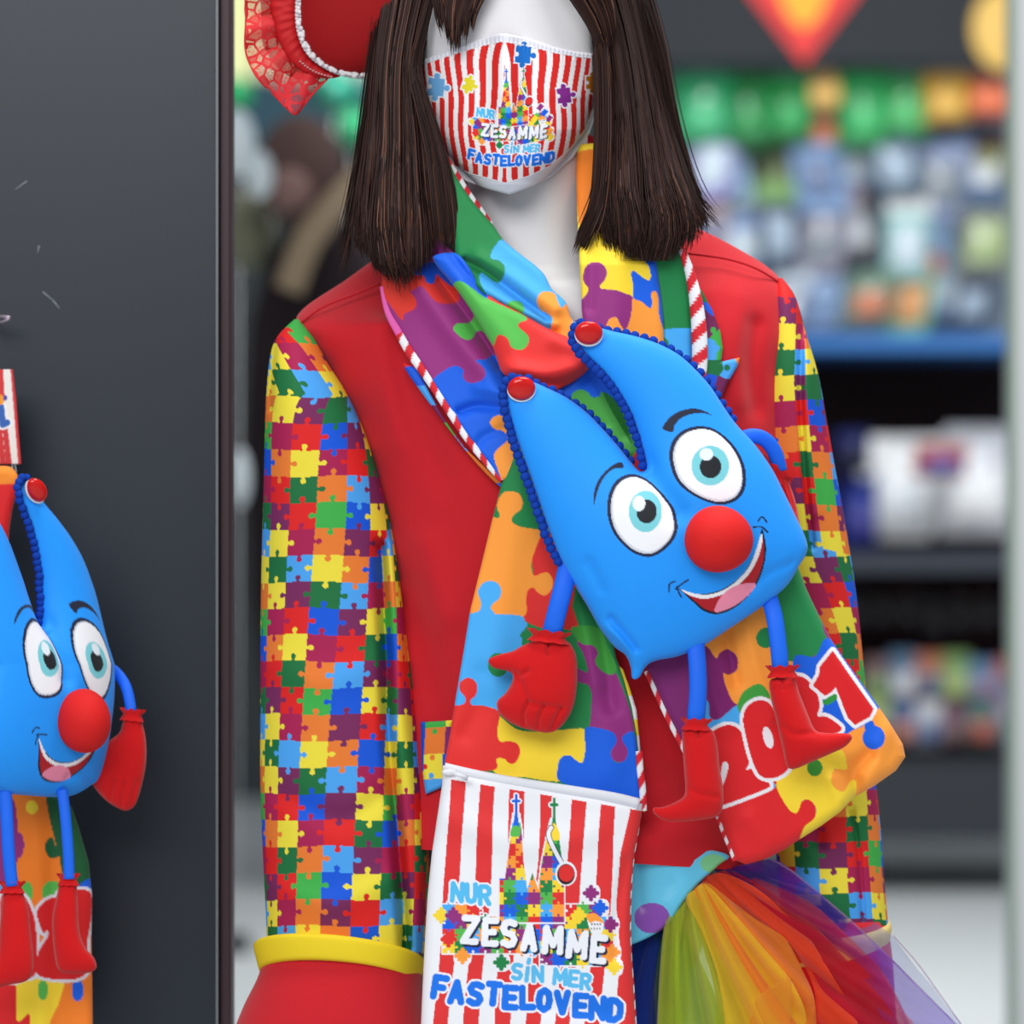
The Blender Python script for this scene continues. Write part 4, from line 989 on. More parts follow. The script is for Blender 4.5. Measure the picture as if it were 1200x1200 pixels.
letters([('N', 212, 395, .06), ('U', 287, 400, 0), ('R', 360, 412, 0)], 46, 92, 13.5, (84, 190, 242), (240, 240, 248), 10)
letters([('Z', 283, 600, .08), ('E', 392, 612, .03), ('S', 492, 620, .0), ('A', 602, 640, .05), ('M', 730, 655, .05), ('M', 862, 680, .1), ('E', 978, 705, .08)], 58, 124, 16.5, (240, 242, 250), (240, 240, 248), 4, ((22, 24, 60), 9, 10))
letters([('S', 535, 825, 0), ('I', 590, 835, 0.12), ('N', 648, 838, 0), ('M', 768, 852, .08), ('E', 842, 862, .1), ('R', 905, 880, .05)], 42, 76, 12, (92, 190, 240), (240, 240, 248), 9)
letters([('F', 118, 910, .15), ('A', 207, 935, .08), ('S', 310, 945, .12), ('T', 408, 945, .1), ('E', 500, 965, .05), ('L', 592, 965, 0), ('O', 682, 978, .05), ('V', 780, 992, .0), ('E', 880, 1008, .05), ('N', 970, 1022, .05), ('D', 1065, 1034, .08)], 58, 104, 19, (16, 116, 236), (240, 240, 248), 11)

# ================================================================ POUCH
cv = Canvas(480, 880, 770, 1240, 3, (240, 241, 247))
X, Y = np.meshgrid(cv.x0 + np.arange(cv.w) / cv.res, cv.y0 + np.arange(cv.h) / cv.res)
xo = np.interp(Y, [900, 1010, 1180, 1240], [528, 523, 509.5, 505]) + 1.2 * np.sin(Y / 30 + X / 25)
topy = 908 + (X - 520) * 0.165 + 4
u = ((X - xo) / 35.6)
M = ((u % 1.0) < 0.5) & (X > xo - 3) & (Y > topy)
M |= (X > np.interp(Y, [940, 1000, 1060, 1240], [741, 727, 722, 738])) & (Y > topy)
cv.A[M] = lin((226, 48, 50))
lx = (X - 490) / 0.21667; ly = (Y - 960) / 0.21667
c_, al = LG.sample(lx, ly, True)
k_ = al > 0.5
cv.A[k_] = c_[k_]
pouch = [(519, 897), (518, 920), (512, 960), (506, 1000), (501, 1050), (498, 1100), (495, 1160), (492, 1230), (560, 1236), (660, 1240), (748, 1236), (744, 1190), (741, 1140), (738, 1090), (739, 1040), (743, 1000), (750, 965), (753, 942), (700, 930), (640, 920), (560, 906)]
pdep = lambda x, y: 168 - np.clip((x - 640) / 220, -1, 1) ** 2 * 20
fP = [([(530, 960), (620, 990), (700, 975)], 4, 18), ([(735, 1010), (725, 1060), (722, 1120)], -5, 8), ([(560, 1100), (620, 1120)], 3, 20), ([(640, 1180), (720, 1190)], -3, 14)]
relief('pouch', pouch, 0.95, lambda x, y, d: pdep(x, y) + edge(d, 14, 12) + folds_at(x, y, fP), scarf_cloth, SCF, paint=cv.sample, rim=14)
zm = mat('zip_white', (226, 228, 236), 0.5, 0.4)
m = MB(); zp = walk(spline([(521, 899), (560, 908), (610, 917), (670, 926), (720, 934), (749, 941)], 6), 4)
m.tube(W(zp[:, 0], zp[:, 1], pdep(zp[:, 0], zp[:, 1]) + 8), 5.2 * K, 10, flat=0.5)
ZP = m.build('zipper', zm, SCF)
zp2 = walk(spline([(521, 905), (560, 914), (610, 923), (670, 932), (720, 940), (748, 947)], 6), 4)
m = MB(); m.tube(W(zp2[:, 0], zp2[:, 1], pdep(zp2[:, 0], zp2[:, 1]) + 9), 3.0 * K, 8, flat=0.5); m.build('zip_tape', mat('zip_grey', (200, 204, 216), 0.5, 0.4), ZP)
m = MB(); a = W(527, 905, pdep(527, 905) + 15)
m.ell(a, (9 * K, 3 * K, 4 * K), 12, 8); m.tube(W([532, 540, 548], [906, 909, 912], [190, 191, 189]), [3 * K, 2.2 * K, 3.4 * K], 8, flat=0.5)
m.build('zip_slider', zm, ZP)

# ================================================================ FACE MASK
MK = thing('face_mask', 'red and white striped cloth face mask with jigsaw print and lettering on the mannequin', 'face mask', W(597, 140, 140))
top = lambda x: np.interp(x, [484, 500, 530, 560, 588, 620, 650, 680, 708], [78, 74, 64, 55, 48.5, 54, 62, 67, 69])
bot = lambda x: np.interp(x, [484, 500, 515, 530, 550, 570, 592, 620, 645, 668, 688, 708], [78, 152, 180, 193, 203, 208, 214, 206, 194, 174, 148, 69])
def facedep(x, y):
    L = np.interp(y, [20, 75, 120, 160, 192, 216, 232], [480, 486, 494, 512, 538, 562, 575]) - 3; R = np.interp(y, [16, 70, 112, 152, 186, 212, 232], [712, 708, 700, 684, 658, 632, 620]) + 3
    f = np.interp(y, [20, 75, 120, 160, 192, 216, 232], [128, 126, 118, 104, 84, 54, 30]); c = np.interp(y, [20, 75, 120, 160, 192, 216, 232], [8, 14, 24, 40, 60, 80, 92])
    u = np.clip(np.abs((x - (L + R) / 2) / ((R - L) / 2)), 0, 1)
    nose = 20 * np.exp(-((x - 592) / 16) ** 2) * np.clip((230 - y) / 120, 0, 1)
    return c + f * np.sqrt(np.maximum(1 - u ** 2.1, 0)) + 3 + nose
cv = Canvas(478, 30, 716, 240, 4, (222, 222, 232))
X, Y = np.meshgrid(cv.x0 + np.arange(cv.w) / cv.res, cv.y0 + np.arange(cv.h) / cv.res)
ins = (Y > top(X)) & (Y < bot(X)) & (X > 486) & (X < 706)
Lx = np.interp(Y, [70, 100, 150, 200], [487, 489, 496, 502]); Rx = np.interp(Y, [70, 100, 150, 200], [706, 704, 698, 692])
ctr = 591.0
lean = np.where(X < ctr, -10, 8) * np.clip((120 - Y) / 60, 0, 1)
ul = (ctr - X + 0) / (ctr - Lx); ur = (X - ctr) / (Rx - ctr)
uu = np.where(X < ctr, np.arcsin(np.clip(ul, -1, 1)) * 0.62 + ul * 0.36, np.arcsin(np.clip(ur, -1, 1)) * 0.62 + ur * 0.36)
ph = uu * 7.6 + 0.15 * np.sin(Y / 14) + np.where(X < ctr, -1, 1) * 0.0 + 0.7 * np.clip((110 - Y) / 60, 0, 1) * np.exp(-((X - ctr) / 45) ** 2)
M = ins & ((ph + 0.25) % 1.0 < 0.55)
cv.A[ins] = lin((240, 238, 240)); cv.A[M] = lin((218, 38, 34))
def piece(cx, cy, r, c, a=0.2):
    ca, sa = math.cos(a), math.sin(a)
    for rr_, cc in ((1.5, (240, 240, 246)), (0, c)):
        sq = [(cx + (u * ca - v * sa), cy + (u * sa + v * ca)) for u, v in ((-r - rr_, -r * 1.1 - rr_), (r + rr_, -r * 1.1 - rr_), (r + rr_, r * 1.1 + rr_), (-r - rr_, r * 1.1 + rr_))]
        cv.poly(sq, cc, False)
        for k in range(4):
            t = a + k * math.pi / 2; q = r * 1.35
            if k in (0, 1, 3): cv.ell(cx + q * math.cos(t), cy + q * math.sin(t), r * .38 + rr_, r * .38 + rr_, cc)
    cv.ell(cx - r * ca * .85, cy - r * sa * .85, r * .3, r * .3, (240, 240, 246))
piece(613, 64, 9, (20, 110, 200), 0.1); piece(511, 102, 9.5, (110, 170, 222), 0.1); piece(549, 99, 6.5, (226, 210, 40), 0.3); piece(661, 112, 8, (134, 40, 140), -0.1); piece(694, 97, 7, (190, 110, 20), 0.0)
# motif: logo x 60..1120 -> 547..652 ; y -150..1080 -> 78..203 (with a slight smile curve)
lx = (X - 541) / 0.0985; ly = (Y - 93.5 + 0.0028 * (X - 592) ** 2 + np.clip(Y - 150, 0, 60) * 0 + 0.06 * (X - 592)) / 0.0985
ly = ly + np.clip(ly - 700, 0, 500) * 0.0
c_, al = LG.sample(lx, ly, True)
k_ = (al > 0.5) & ins
cv.A[k_] = c_[k_]
mo = [(x, top(x) - (5 + 5 * math.exp(-((x - 590) / 60) ** 2))) for x in np.linspace(485, 708, 30)] + [(707, 90), (700, 128), (691, 156), (672, 184), (648, 206), (622, 219), (597, 228), (570, 221), (546, 212), (526, 200), (510, 176), (498, 152), (490, 118), (485, 92)]
relief('mask_shell', mo, 0.85, lambda x, y, d: facedep(x, y) + np.minimum(d, 2) + 0.8 * np.sin(x * 1.3) * np.exp(-((y - top(x)) / 6) ** 2), mat('mask_cloth', attr=True, rough=0.65, spec=0.25), MK, paint=cv.sample, rim=5)
m = MB()
for xx in (np.linspace(485, 708, 60),):
    m.tube(W(xx, top(xx), facedep(xx, top(xx)) + 1.2), 1.0 * K, 6)
xb_ = np.linspace(500, 690, 60); m.tube(W(xb_, bot(xb_), facedep(xb_, bot(xb_)) + 1.2), 0.9 * K, 6)
m.build('binding', mat('binding_white', (226, 226, 234), 0.6), MK)
m = MB(); yy = np.linspace(50, 210, 50); m.tube(W(591 + 0 * yy, yy, facedep(591 + 0 * yy, yy) + 0.4), 0.8 * K, 6); m.build('centre_seam', mat('seam_red', (196, 60, 60), 0.8), MK)
m = MB()
for s_, x0 in ((-1, 487), (1, 705)):
    m.tube(spline(W([x0, x0 + s_ * 4, x0 + s_ * 2], [90, 60, 20], [40, 0, -20]), 6), 2.0 * K, 6)
m.build('ear_loop', mat('loop_white', (226, 226, 232), 0.7), MK)

# ================================================================ PLUSH DOLLS (two-horned blue cushion with face, arms and boots)
BLUE = (26, 150, 252); NAVY = (24, 30, 62)
zf = Z(560, 340, 3.0)
BODY = [(594, 462), (598, 490), (607, 520), (618, 550), (630, 585), (643, 622), (656, 655), (672, 684), (688, 710), (704, 738), (720, 758), (733, 768), (739, 782), (741, 795), (749, 794), (758, 780), (770, 774), (795, 769), (822, 758), (850, 740), (880, 720), (905, 702), (924, 684), (936, 664), (946, 646), (944, 630), (932, 604), (918, 575), (904, 548), (884, 520), (868, 503), (856, 488), (844, 470), (832, 452), (816, 434), (796, 416), (772, 403), (745, 394), (718, 388), (698, 383), (682, 382), (675, 392), (678, 405), (690, 420), (708, 438), (724, 460), (738, 484), (747, 508), (753, 530), (757, 548), (750, 552), (740, 542), (722, 520), (704, 500), (686, 482), (664, 466), (642, 455), (622, 447), (604, 448)]
def paint_doll():
    cv = Canvas(580, 360, 960, 810, 3, BLUE)
    eL = zf([(455, 765), (460, 720), (478, 680), (505, 656), (545, 646), (590, 662), (635, 700), (670, 740), (690, 770), (700, 810), (702, 840), (690, 875), (665, 905), (630, 930), (595, 938), (550, 925), (510, 895), (478, 855), (460, 810)])
    eR = zf([(673, 590), (680, 540), (705, 505), (740, 485), (785, 478), (830, 488), (875, 520), (910, 560), (935, 610), (943, 660), (938, 700), (920, 730), (890, 748), (850, 754), (800, 742), (755, 720), (715, 690), (688, 650)])
    for e, i, r in ((eL, (589, 778), (58, 73)), (eR, (817, 617), (66, 70))):
        cv.poly(e, NAVY)
        c = np.array(e).mean(0); cv.poly([(c[0] + (x - c[0]) * .90, c[1] + (y - c[1]) * .925) for x, y in e], (206, 212, 224))
        cv.poly([(c[0] + 0.8 + (x - c[0]) * .86, c[1] - 1.4 + (y - c[1]) * .895) for x, y in e], (238, 240, 246))
        ix, iy = zf([i])[0]
        cv.ell(ix, iy, r[0] / 3, r[1] / 3, (120, 204, 216))
    cv.ell(560 + 593 / 3, 340 + 778 / 3, 12, 14, (22, 26, 34)); cv.ell(560 + 818 / 3, 340 + 621 / 3, 12.6, 13.4, (22, 26, 34))
    cv.ell(560 + 566 / 3, 340 + 750 / 3, 7.5, 9, (226, 236, 246)); cv.ell(560 + 803 / 3, 340 + 577 / 3, 8, 7.2, (226, 236, 246))
    cv.poly(zf([(408, 755), (408, 715), (420, 675), (445, 640), (475, 615), (500, 605), (512, 614), (508, 626), (480, 628), (455, 645), (435, 672), (420, 710)]), (30, 34, 56))
    cv.poly(zf([(650, 487), (665, 458), (690, 436), (720, 422), (760, 416), (795, 424), (822, 440), (790, 432), (750, 436), (715, 450), (692, 476), (684, 499)]), (30, 34, 56), True)
    mouth = [(705, 1048), (735, 1062), (780, 1068), (830, 1062), (880, 1040), (930, 1000), (965, 945), (988, 890), (998, 838), (1010, 880), (1013, 920), (1005, 970), (985, 1025), (955, 1070), (915, 1108), (870, 1133), (830, 1139), (790, 1126), (755, 1095), (728, 1070)]
    cv.poly(zf(mouth), (20, 22, 40))
    cv.poly(zf([(718, 1056), (760, 1074), (810, 1078), (870, 1058), (930, 1015), (970, 955), (998, 870), (1006, 925), (997, 975), (977, 1025), (948, 1065), (908, 1102), (868, 1124), (830, 1130), (795, 1118), (760, 1090), (735, 1070)]), (176, 20, 34))
    cv.poly(zf([(712, 1052), (760, 1066), (810, 1070), (868, 1052), (925, 1008), (965, 950), (996, 858), (999, 890), (985, 940), (955, 995), (910, 1042), (860, 1070), (800, 1085), (750, 1075)]), (240, 240, 246))
    cv.poly(zf([(832, 1130), (850, 1085), (885, 1050), (925, 1034), (962, 1030), (978, 1036), (955, 1068), (915, 1102), (870, 1125)]), (240, 140, 170))
    for P in ([(695, 1052), (710, 1038), (740, 1018)], [(700, 1044), (708, 1066), (716, 1080)], [(693, 1024), (674, 1034), (672, 1060)], [(968, 834), (996, 832), (1020, 852)], [(985, 812), (1000, 797), (1016, 816)]):
        cv.stroke(zf(P), 1.0, NAVY, True)
    return cv
FACE = paint_doll()
blue_cloth = mat('blue_plush_print', attr=True, rough=0.6, spec=0.28, bump=0.08, bscale=1600, sheen=0.1)
blue_solid = mat('blue_cord', (20, 104, 236), 0.6, 0.3)
felt = mat('red_felt', (206, 24, 28), 0.95, 0.12, bump=0.5, bscale=1500, sheen=0.2)
pommat = mat('navy_pompom', (24, 66, 168), 0.95, 0.12, bump=0.9, bscale=1600)
btn_red = mat('button_enamel', (206, 10, 6), 0.16, 0.35, coat=0.25)
btn_rim = mat('button_rim', (236, 236, 240), 0.25, 0.6, metal=0.4)
POM = None
def doll(label, loc, pos, sp, Hmax, hand, boots, cords, hidden_hand, nose_r, sc=1.0):
    """pos(px,py,h): cushion coordinates (as traced) and height above the seam plane"""
    global POM
    T = thing('plush_doll', label, 'plush toy', loc)
    P = spline(BODY, 4, True)
    inf = Inflate(P, 2.0)
    def dent(x, y):
        return -9 * np.exp(-(segdist(x, y, [(757, 548), (775, 575), (795, 600)]) / 14) ** 2) + folds_at(x, y, [([(700, 735), (725, 748), (740, 775)], 5, 6), ([(716, 725), (745, 760)], -5, 5), ([(930, 660), (900, 672), (880, 690)], -3, 6), ([(690, 660), (705, 690)], -3, 7)]) * np.clip(inf(x, y) * 3, 0, 1)
    fr = lambda x, y, d: Hmax * inf(x, y) * np.clip(d / 3, 0, 1) ** 0.3 + dent(x, y) * np.clip(d / 10, 0, 1)
    H = lambda x, y: float(Hmax * inf(np.array([x]), np.array([y]))[0])
    relief('cushion', P, sp, fr, blue_cloth, T, back=lambda x, y, d: -0.5 * Hmax * inf(x, y) * np.clip(d / 3, 0, 1) ** 0.3, paint=FACE.sample, pos=pos)
    # nose
    n, m_ = 32, 22; V = []; F = []
    for j in range(m_ + 1):
        th = math.pi * j / m_
        for i in range(n):
            ph = 2 * math.pi * i / n
            wob = 1 + 0.015 * math.sin(3 * ph + 1) * math.sin(th)
            V.append(pos(np.array(842 + nose_r * math.sin(th) * math.cos(ph) * wob), np.array(632 + nose_r * .97 * math.sin(th) * math.sin(ph) * wob), Hmax * 0.92 + 12 + nose_r * .86 * math.cos(th)))
    for j in range(m_):
        for i in range(n):
            F.append((j * n + i, j * n + (i + 1) % n, (j + 1) * n + (i + 1) % n, (j + 1) * n + i))
    mk('nose', np.array(V), F, mat('red_nose', (214, 30, 30), 0.7, 0.22, bump=0.2, bscale=1600), T)
    # pompom trim along the horn seams
    if POM is None:
        q = MB(); r_ = 5.5 * K
        q.ell((0, 0, 0), (r_, r_, r_), 10, 7)
        V0 = q.V[0]; rg = np.random.default_rng(3); V0 *= (1 + 0.10 * (rg.random((len(V0), 1)) - .5))
        POM = (V0, q.F)
        me = bpy.data.meshes.new('pompom'); me.from_pydata(V0.tolist(), [], q.F); me.shade_smooth(); me.materials.append(pommat)
        doll.me = me
    runs = [([(600, 442), (593, 447), (589, 458), (590, 475), (597, 503), (606, 532), (617, 562), (629, 597), (641, 632), (654, 658)], 9.0, 4),
            ([(680, 378), (673, 385), (670, 396), (674, 407), (684, 419), (700, 434), (716, 452), (731, 476), (742, 502), (750, 526), (753, 545)], 8.6, 6),
            ([(610, 440), (622, 441), (636, 449), (652, 456), (672, 468), (690, 480), (706, 496), (724, 516), (740, 536)], 10.5, -5),
            ([(692, 377), (704, 381), (725, 386), (750, 391), (776, 400), (800, 414), (822, 434), (842, 460), (860, 488)], 11.0, -5)]
    rg = random.Random(5)
    runs = [(p_ if s_ < 10 else [(x_ - 1.5, y_ + 3.5) for x_, y_ in p_], s_, d_ if s_ < 10 else -9) for p_, s_, d_ in runs]
    for path, st, dz in runs:
        for x, y in walk(spline(path, 6), st):
            p = pos(np.array(x + rg.uniform(-.6, .6)), np.array(y + rg.uniform(-.6, .6)), dz + rg.uniform(-1, 1))
            o = bpy.data.objects.new('pompom', doll.me); COL.objects.link(o); o.parent = T
            o.location = (np.array(p) - wloc(T)).tolist(); o.rotation_euler = (rg.random() * 3, rg.random() * 3, 0); o.scale = (sc,) * 3
    # snap buttons on the horn tips
    for bxx, byy, hh in ((611, 455, 18), (690, 390, 20)):
        for nm_, mt, r1, z0, prof in (('button', btn_red, 16.6, hh, [(0, 7), (.5, 6.6), (.8, 5.2), (.95, 2.6), (1, 0), (.9, -3)]), ('button_rim', btn_rim, 17.0, hh - 3.5, [(.86, 3.0), (.96, 3.4), (1, 1.5), (.97, -1), (.8, -2)])):
            V = []; F = []; n = 32
            for k, (rf, hf) in enumerate(prof):
                for i in range(n):
                    a = 2 * math.pi * i / n
                    # the cap leans back a little so its lower rim shows
                    V.append(pos(np.array(bxx + r1 * rf * math.cos(a)), np.array(byy + r1 * .84 * rf * math.sin(a) - (0 if nm_ == 'button' else -2.2)), z0 + hf - 0.22 * r1 * rf * math.sin(a)))
            for k in range(len(prof) - 1):
                for i in range(n): F.append((k * n + i, k * n + (i + 1) % n, (k + 1) * n + (i + 1) % n, (k + 1) * n + i))
            if prof[0][0] == 0: pass
            mk(nm_, np.array(V), F, mt, T)
    # arms, legs, hand and boots are traced separately, already in photo units: (path, width, depths)
    for nm_, path, wd, dep in cords:
        pth = np.array(path, float); q = spline(np.c_[pth, np.array(dep, float)], 6)
        m = MB(); m.tube(W(q[:, 0], q[:, 1], q[:, 2]), wd / 2 * K, 12, flat=0.55); m.build(nm_, blue_solid, T)
    def felt_piece(nm_, out, dep, hmax, grooves, sp=1.3):
        Pp = spline(out, 5, True); ii = Inflate(Pp, 1.5)
        f = lambda x, y, d: dep + hmax * ii(x, y) * np.clip(d / 3, 0, 1) ** .3 + folds_at(x, y, grooves) * np.clip(d / 6, 0, 1)
        return relief(nm_, Pp, sp, f, felt, T, back=lambda x, y, d: dep - 0.7 * hmax * ii(x, y))
    def frill(cx, cy, w, ang, dep, par):
        m = MB(); n = 40; V = []; 
        for k, (hh, rr_, am) in enumerate(((-6.5, .62, 2.2), (-2.5, .54, .8), (0, .46, 0.2), (3, .52, .9), (7, .62, .8))):
            for i in range(n):
                a = 2 * math.pi * i / n; r = rr_ * w * (1) + am * math.sin(a * 9)
                x = r * math.cos(a); y = hh + am * .7 * math.cos(a * 9 + k)
                V.append(W(cx + x * math.cos(ang) - y * math.sin(ang), cy + x * math.sin(ang) + y * math.cos(ang), dep + r * .55 * math.sin(a)))
        F = [(k * n + i, k * n + (i + 1) % n, (k + 1) * n + (i + 1) % n, (k + 1) * n + i) for k in range(4) for i in range(n)]
        return mk('frill', np.array(V), F, felt, par)
    for nm_, out, dep, hmax, gro, fx in hand + boots:
        ob = felt_piece(nm_, out, dep, hmax, gro)
        if fx:
            frill(*fx, dep + hmax * .25, ob)
            # sewn gathers under the frill
    return T
zh = Z(540, 600, 2.3077)
HAND = zh([(205, 345), (165, 362), (140, 376), (105, 385), (78, 396), (76, 408), (90, 422), (125, 430), (140, 440), (137, 462), (120, 490), (101, 508), (97, 522), (104, 545), (128, 566), (160, 582), (200, 592), (235, 597), (262, 588), (288, 560), (306, 520), (315, 460), (314, 400), (304, 368), (286, 348), (245, 340)])
HG = [(zh([(172, 575), (170, 545), (182, 515)]), -5, 2.6), (zh([(208, 588), (212, 555), (226, 525)]), -5, 2.6), (zh([(246, 590), (256, 560), (272, 532)]), -5, 2.6), (zh([(150, 440), (165, 470), (182, 512), (215, 524), (270, 530)]), -3, 4), (zh([(240, 345), (236, 370), (238, 385)]), -4, 2), (zh([(135, 432), (160, 440), (180, 430)]), -3.5, 3)]
BOOTL = zh([(602, 585), (640, 582), (680, 590), (694, 630), (700, 690), (709, 745), (708, 800), (690, 824), (640, 834), (580, 838), (545, 832), (522, 815), (522, 800), (545, 798), (585, 782), (606, 760), (604, 700), (600, 640)])
BOOTR = zh([(836, 455), (870, 448), (902, 452), (916, 490), (936, 540), (958, 588), (985, 597), (1020, 598), (1050, 600), (1058, 612), (1040, 634), (1000, 654), (940, 680), (905, 694), (882, 688), (870, 640), (852, 560), (838, 500)])
dp = lambda x: 196 - 0.05 * (x - 760)
main_pos = lambda px, py, h: W(px, py, 196 - 0.05 * (np.asarray(px) - 760) + h)
HID = [(908, 548), (920, 556), (930, 580), (936, 606), (940, 640), (925, 640), (905, 600), (895, 560), (896, 545)]
doll('blue two-horned plush doll with red nose tied diagonally on the chest of the mannequin', W(790, 600, 190), main_pos, 1.15, 46,
     [('hand', HAND, 196, 20, HG, (643, 746, 40, 0.12)), ('hand', HID, 160, 14, [([(912, 560), (922, 590)], -4, 3), ([(920, 560), (932, 600)], -4, 2)], (908, 553, 34, 0.7))],
     [('boot', BOOTL, 206, 17, [(zh([(610, 740), (640, 760), (690, 770)]), -2, 4), (zh([(640, 590), (645, 610)]), -4, 2)], (816, 849, 28, 0.05)),
      ('boot', BOOTR, 196, 17, [(zh([(870, 580), (905, 600), (955, 596)]), -2, 4), (zh([(868, 455), (872, 478)]), -4, 2)], (917, 787, 30, -0.02))],
     [('arm', [(668, 650), (662, 680), (654, 712), (646, 744)], 22, [196, 206, 208, 204]), ('arm', [(862, 518), (880, 511), (896, 515), (908, 530), (914, 552)], 17, [178, 176, 172, 166, 160]),
      ('leg', [(814, 745), (817, 775), (818, 810), (815, 848)], 20, [196, 206, 210, 210]), ('leg', [(898, 690), (907, 720), (912, 755), (915, 786)], 19, [182, 196, 200, 200])], None, 40.5)

# left doll, hung on the panel, turned towards the right
TH = math.radians(38)
OX, OD = 66, 30
def left_pos(px, py, h):
    dx = np.asarray(px, float) - 842; dy = np.asarray(py, float) - 632
    x = (.803 * dx - .597 * dy); y = (.597 * dx + .803 * dy)
    x = x + np.minimum(y + 70, 0) * 0.36
    x = x * 0.80; y = y * 0.95
    h = np.asarray(h, float) * 0.95
    X = x * math.cos(TH) + h * math.sin(TH); D = h * math.cos(TH) - x * math.sin(TH)
    return W(OX + X, 845 + y, OD + D)
zl = Z(0, 920, 4.2857); zl2 = Z(0, 640, 4.2857)
HL = [(146, 842), (158, 836), (166, 846), (171, 868), (171, 896), (165, 925), (158, 944), (148, 950), (138, 947), (124, 938), (110, 922), (100, 900), (112, 880), (128, 868), (140, 858)]
BL1 = [(6, 1040), (22, 1040), (32, 1060), (36, 1090), (39, 1120), (38, 1140), (30, 1150), (12, 1154), (-8, 1158), (-24, 1152), (-20, 1138), (-4, 1122), (0, 1080)]
BL2 = [(72, 1032), (88, 1032), (91, 1056), (93, 1090), (100, 1110), (110, 1122), (113, 1134), (104, 1140), (86, 1141), (70, 1138), (64, 1120), (61, 1080), (66, 1052)]
doll('blue two-horned plush doll with red nose hung on the dark panel at the left edge', Wy(50, 800, 0.0), left_pos, 1.5, 46,
     [('hand', HL, -6, 16, [([(128, 940), (134, 915)], -3, 2), ([(142, 946), (146, 918)], -3, 2), ([(154, 944), (160, 915)], -3, 2)], (155, 838, 22, 0.1))],
     [('boot', BL1, 74, 14, [], (14, 1040, 24, 0.0)), ('boot', BL2, 50, 14, [], (80, 1031, 20, 0.0))],
     [('arm', [(120, 778), (136, 788), (148, 806), (154, 834)], 13, [-30, -22, -12, -4]), ('leg', [(6, 925), (8, 960), (10, 1000), (14, 1038)], 15, [80, 84, 84, 82]), ('leg', [(73, 925), (77, 960), (80, 1000), (81, 1030)], 13, [50, 56, 58, 58])], None, 40.5, 0.92)

# scarf that hangs behind the left doll
S2 = thing('scarf', 'folded jigsaw-print scarf hanging on the dark panel beneath the left plush doll', 'scarf', Wy(40, 1000, 0.06))
cv = Canvas(-70, 900, 130, 1230, 2, (244, 128, 34))
cv.poly(zl([(-60, 40), (60, 60), (90, 240), (80, 420), (20, 520), (-60, 520)]), SP); cv.ell(95 / 4.2857, 920 + 302 / 4.2857, 6, 15, SP)
cv.poly(zl([(235, 40), (380, 90), (480, 420), (480, 540), (410, 520), (330, 480), (300, 380), (300, 360), (255, 368), (228, 330), (232, 285), (262, 262), (280, 300)]), (20, 90, 50))
cv.poly(zl([(-60, 520), (30, 500), (40, 600), (-60, 640)]), SLB); cv.ell(160 / 4.2857, 920 + 112 / 4.2857, 7, 8, SY)
cv.ell(135 / 4.2857, 920 + 540 / 4.2857, 7, 13, SLG); cv.ell(262 / 4.2857, 920 + 540 / 4.2857, 12, 14, SLG)
cv.poly(zl([(400, 500), (470, 470), (490, 560), (400, 540)]), SB)
cv.poly(zl([(60, 960), (310, 940), (300, 1080), (250, 1200), (260, 1340), (80, 1340)]), SY); cv.ell(215 / 4.2857, 920 + 1030 / 4.2857, 6, 12, SLG)
cv.poly(zl([(-60, 960), (70, 980), (85, 1180), (140, 1150), (150, 1190), (110, 1340), (-60, 1340)]), (220, 30, 34))
cv.ell(390 / 4.2857, 920 + 1030 / 4.2857, 7, 13, SB); cv.poly(zl([(378, 960), (402, 960), (410, 1010), (372, 1010)]), SB, False)
for P_, in (([(40, 540), (115, 550), (160, 630), (178, 700), (185, 800), (180, 940), (130, 970), (20, 960), (0, 600)],), ([(185, 640), (230, 580), (300, 555), (300, 540), (445, 530), (462, 640), (440, 780), (420, 960), (200, 960), (190, 850), (240, 760), (236, 730), (215, 740)],)):
    cv.outline(zl(P_), 3.5, (226, 226, 236)); 
for P_, in (([(40, 540), (115, 550), (160, 630), (178, 700), (185, 800), (180, 940), (130, 970), (20, 960), (0, 600)],), ([(185, 640), (230, 580), (300, 555), (300, 540), (445, 530), (462, 640), (440, 780), (420, 960), (200, 960), (190, 850), (240, 760), (236, 730), (215, 740)],)):
    cv.poly(zl(P_), (218, 26, 32))
relief('scarf_tail', [(-60, 915), (20, 925), (62, 930), (84, 945), (94, 975), (104, 1010), (108, 1050), (107, 1100), (108, 1150), (109, 1220), (-60, 1220)], 1.6, lambda x, y, d: 8 + edge(d, 10, 10) + folds_at(x, y, [([(40, 930), (50, 1100), (48, 1200)], 8, 14)]) + 14 * np.clip((60 - x) / 80, 0, 1), scarf_cloth, S2, paint=cv.sample, rim=14, pos=lambda x, y, d: W(x, y, d - 40))
cv = Canvas(-60, 530, 60, 720, 2, (222, 30, 34)); cv.poly([(-60, 530), (60, 530), (30, 566), (-60, 570)], (244, 140, 40), False)
relief('scarf_loop', spline([(-50, 552), (0, 546), (16, 550), (22, 566), (14, 600), (10, 640), (14, 700), (-50, 700)], 4, True), 1.6, lambda x, y, d: 26 + edge(d, 10, 10), scarf_cloth, S2, paint=cv.sample, rim=14, pos=lambda x, y, d: W(x, y, d - 50))
m = MB(); m.tube([Wy(10, 560, 0.108), Wy(10, 556, 0.06), Wy(10, 552, 0.03)], 0.003, 8); m.build('hanging_peg', mat('peg_metal', (150, 150, 156), 0.3, 0.5, metal=0.8), S2)
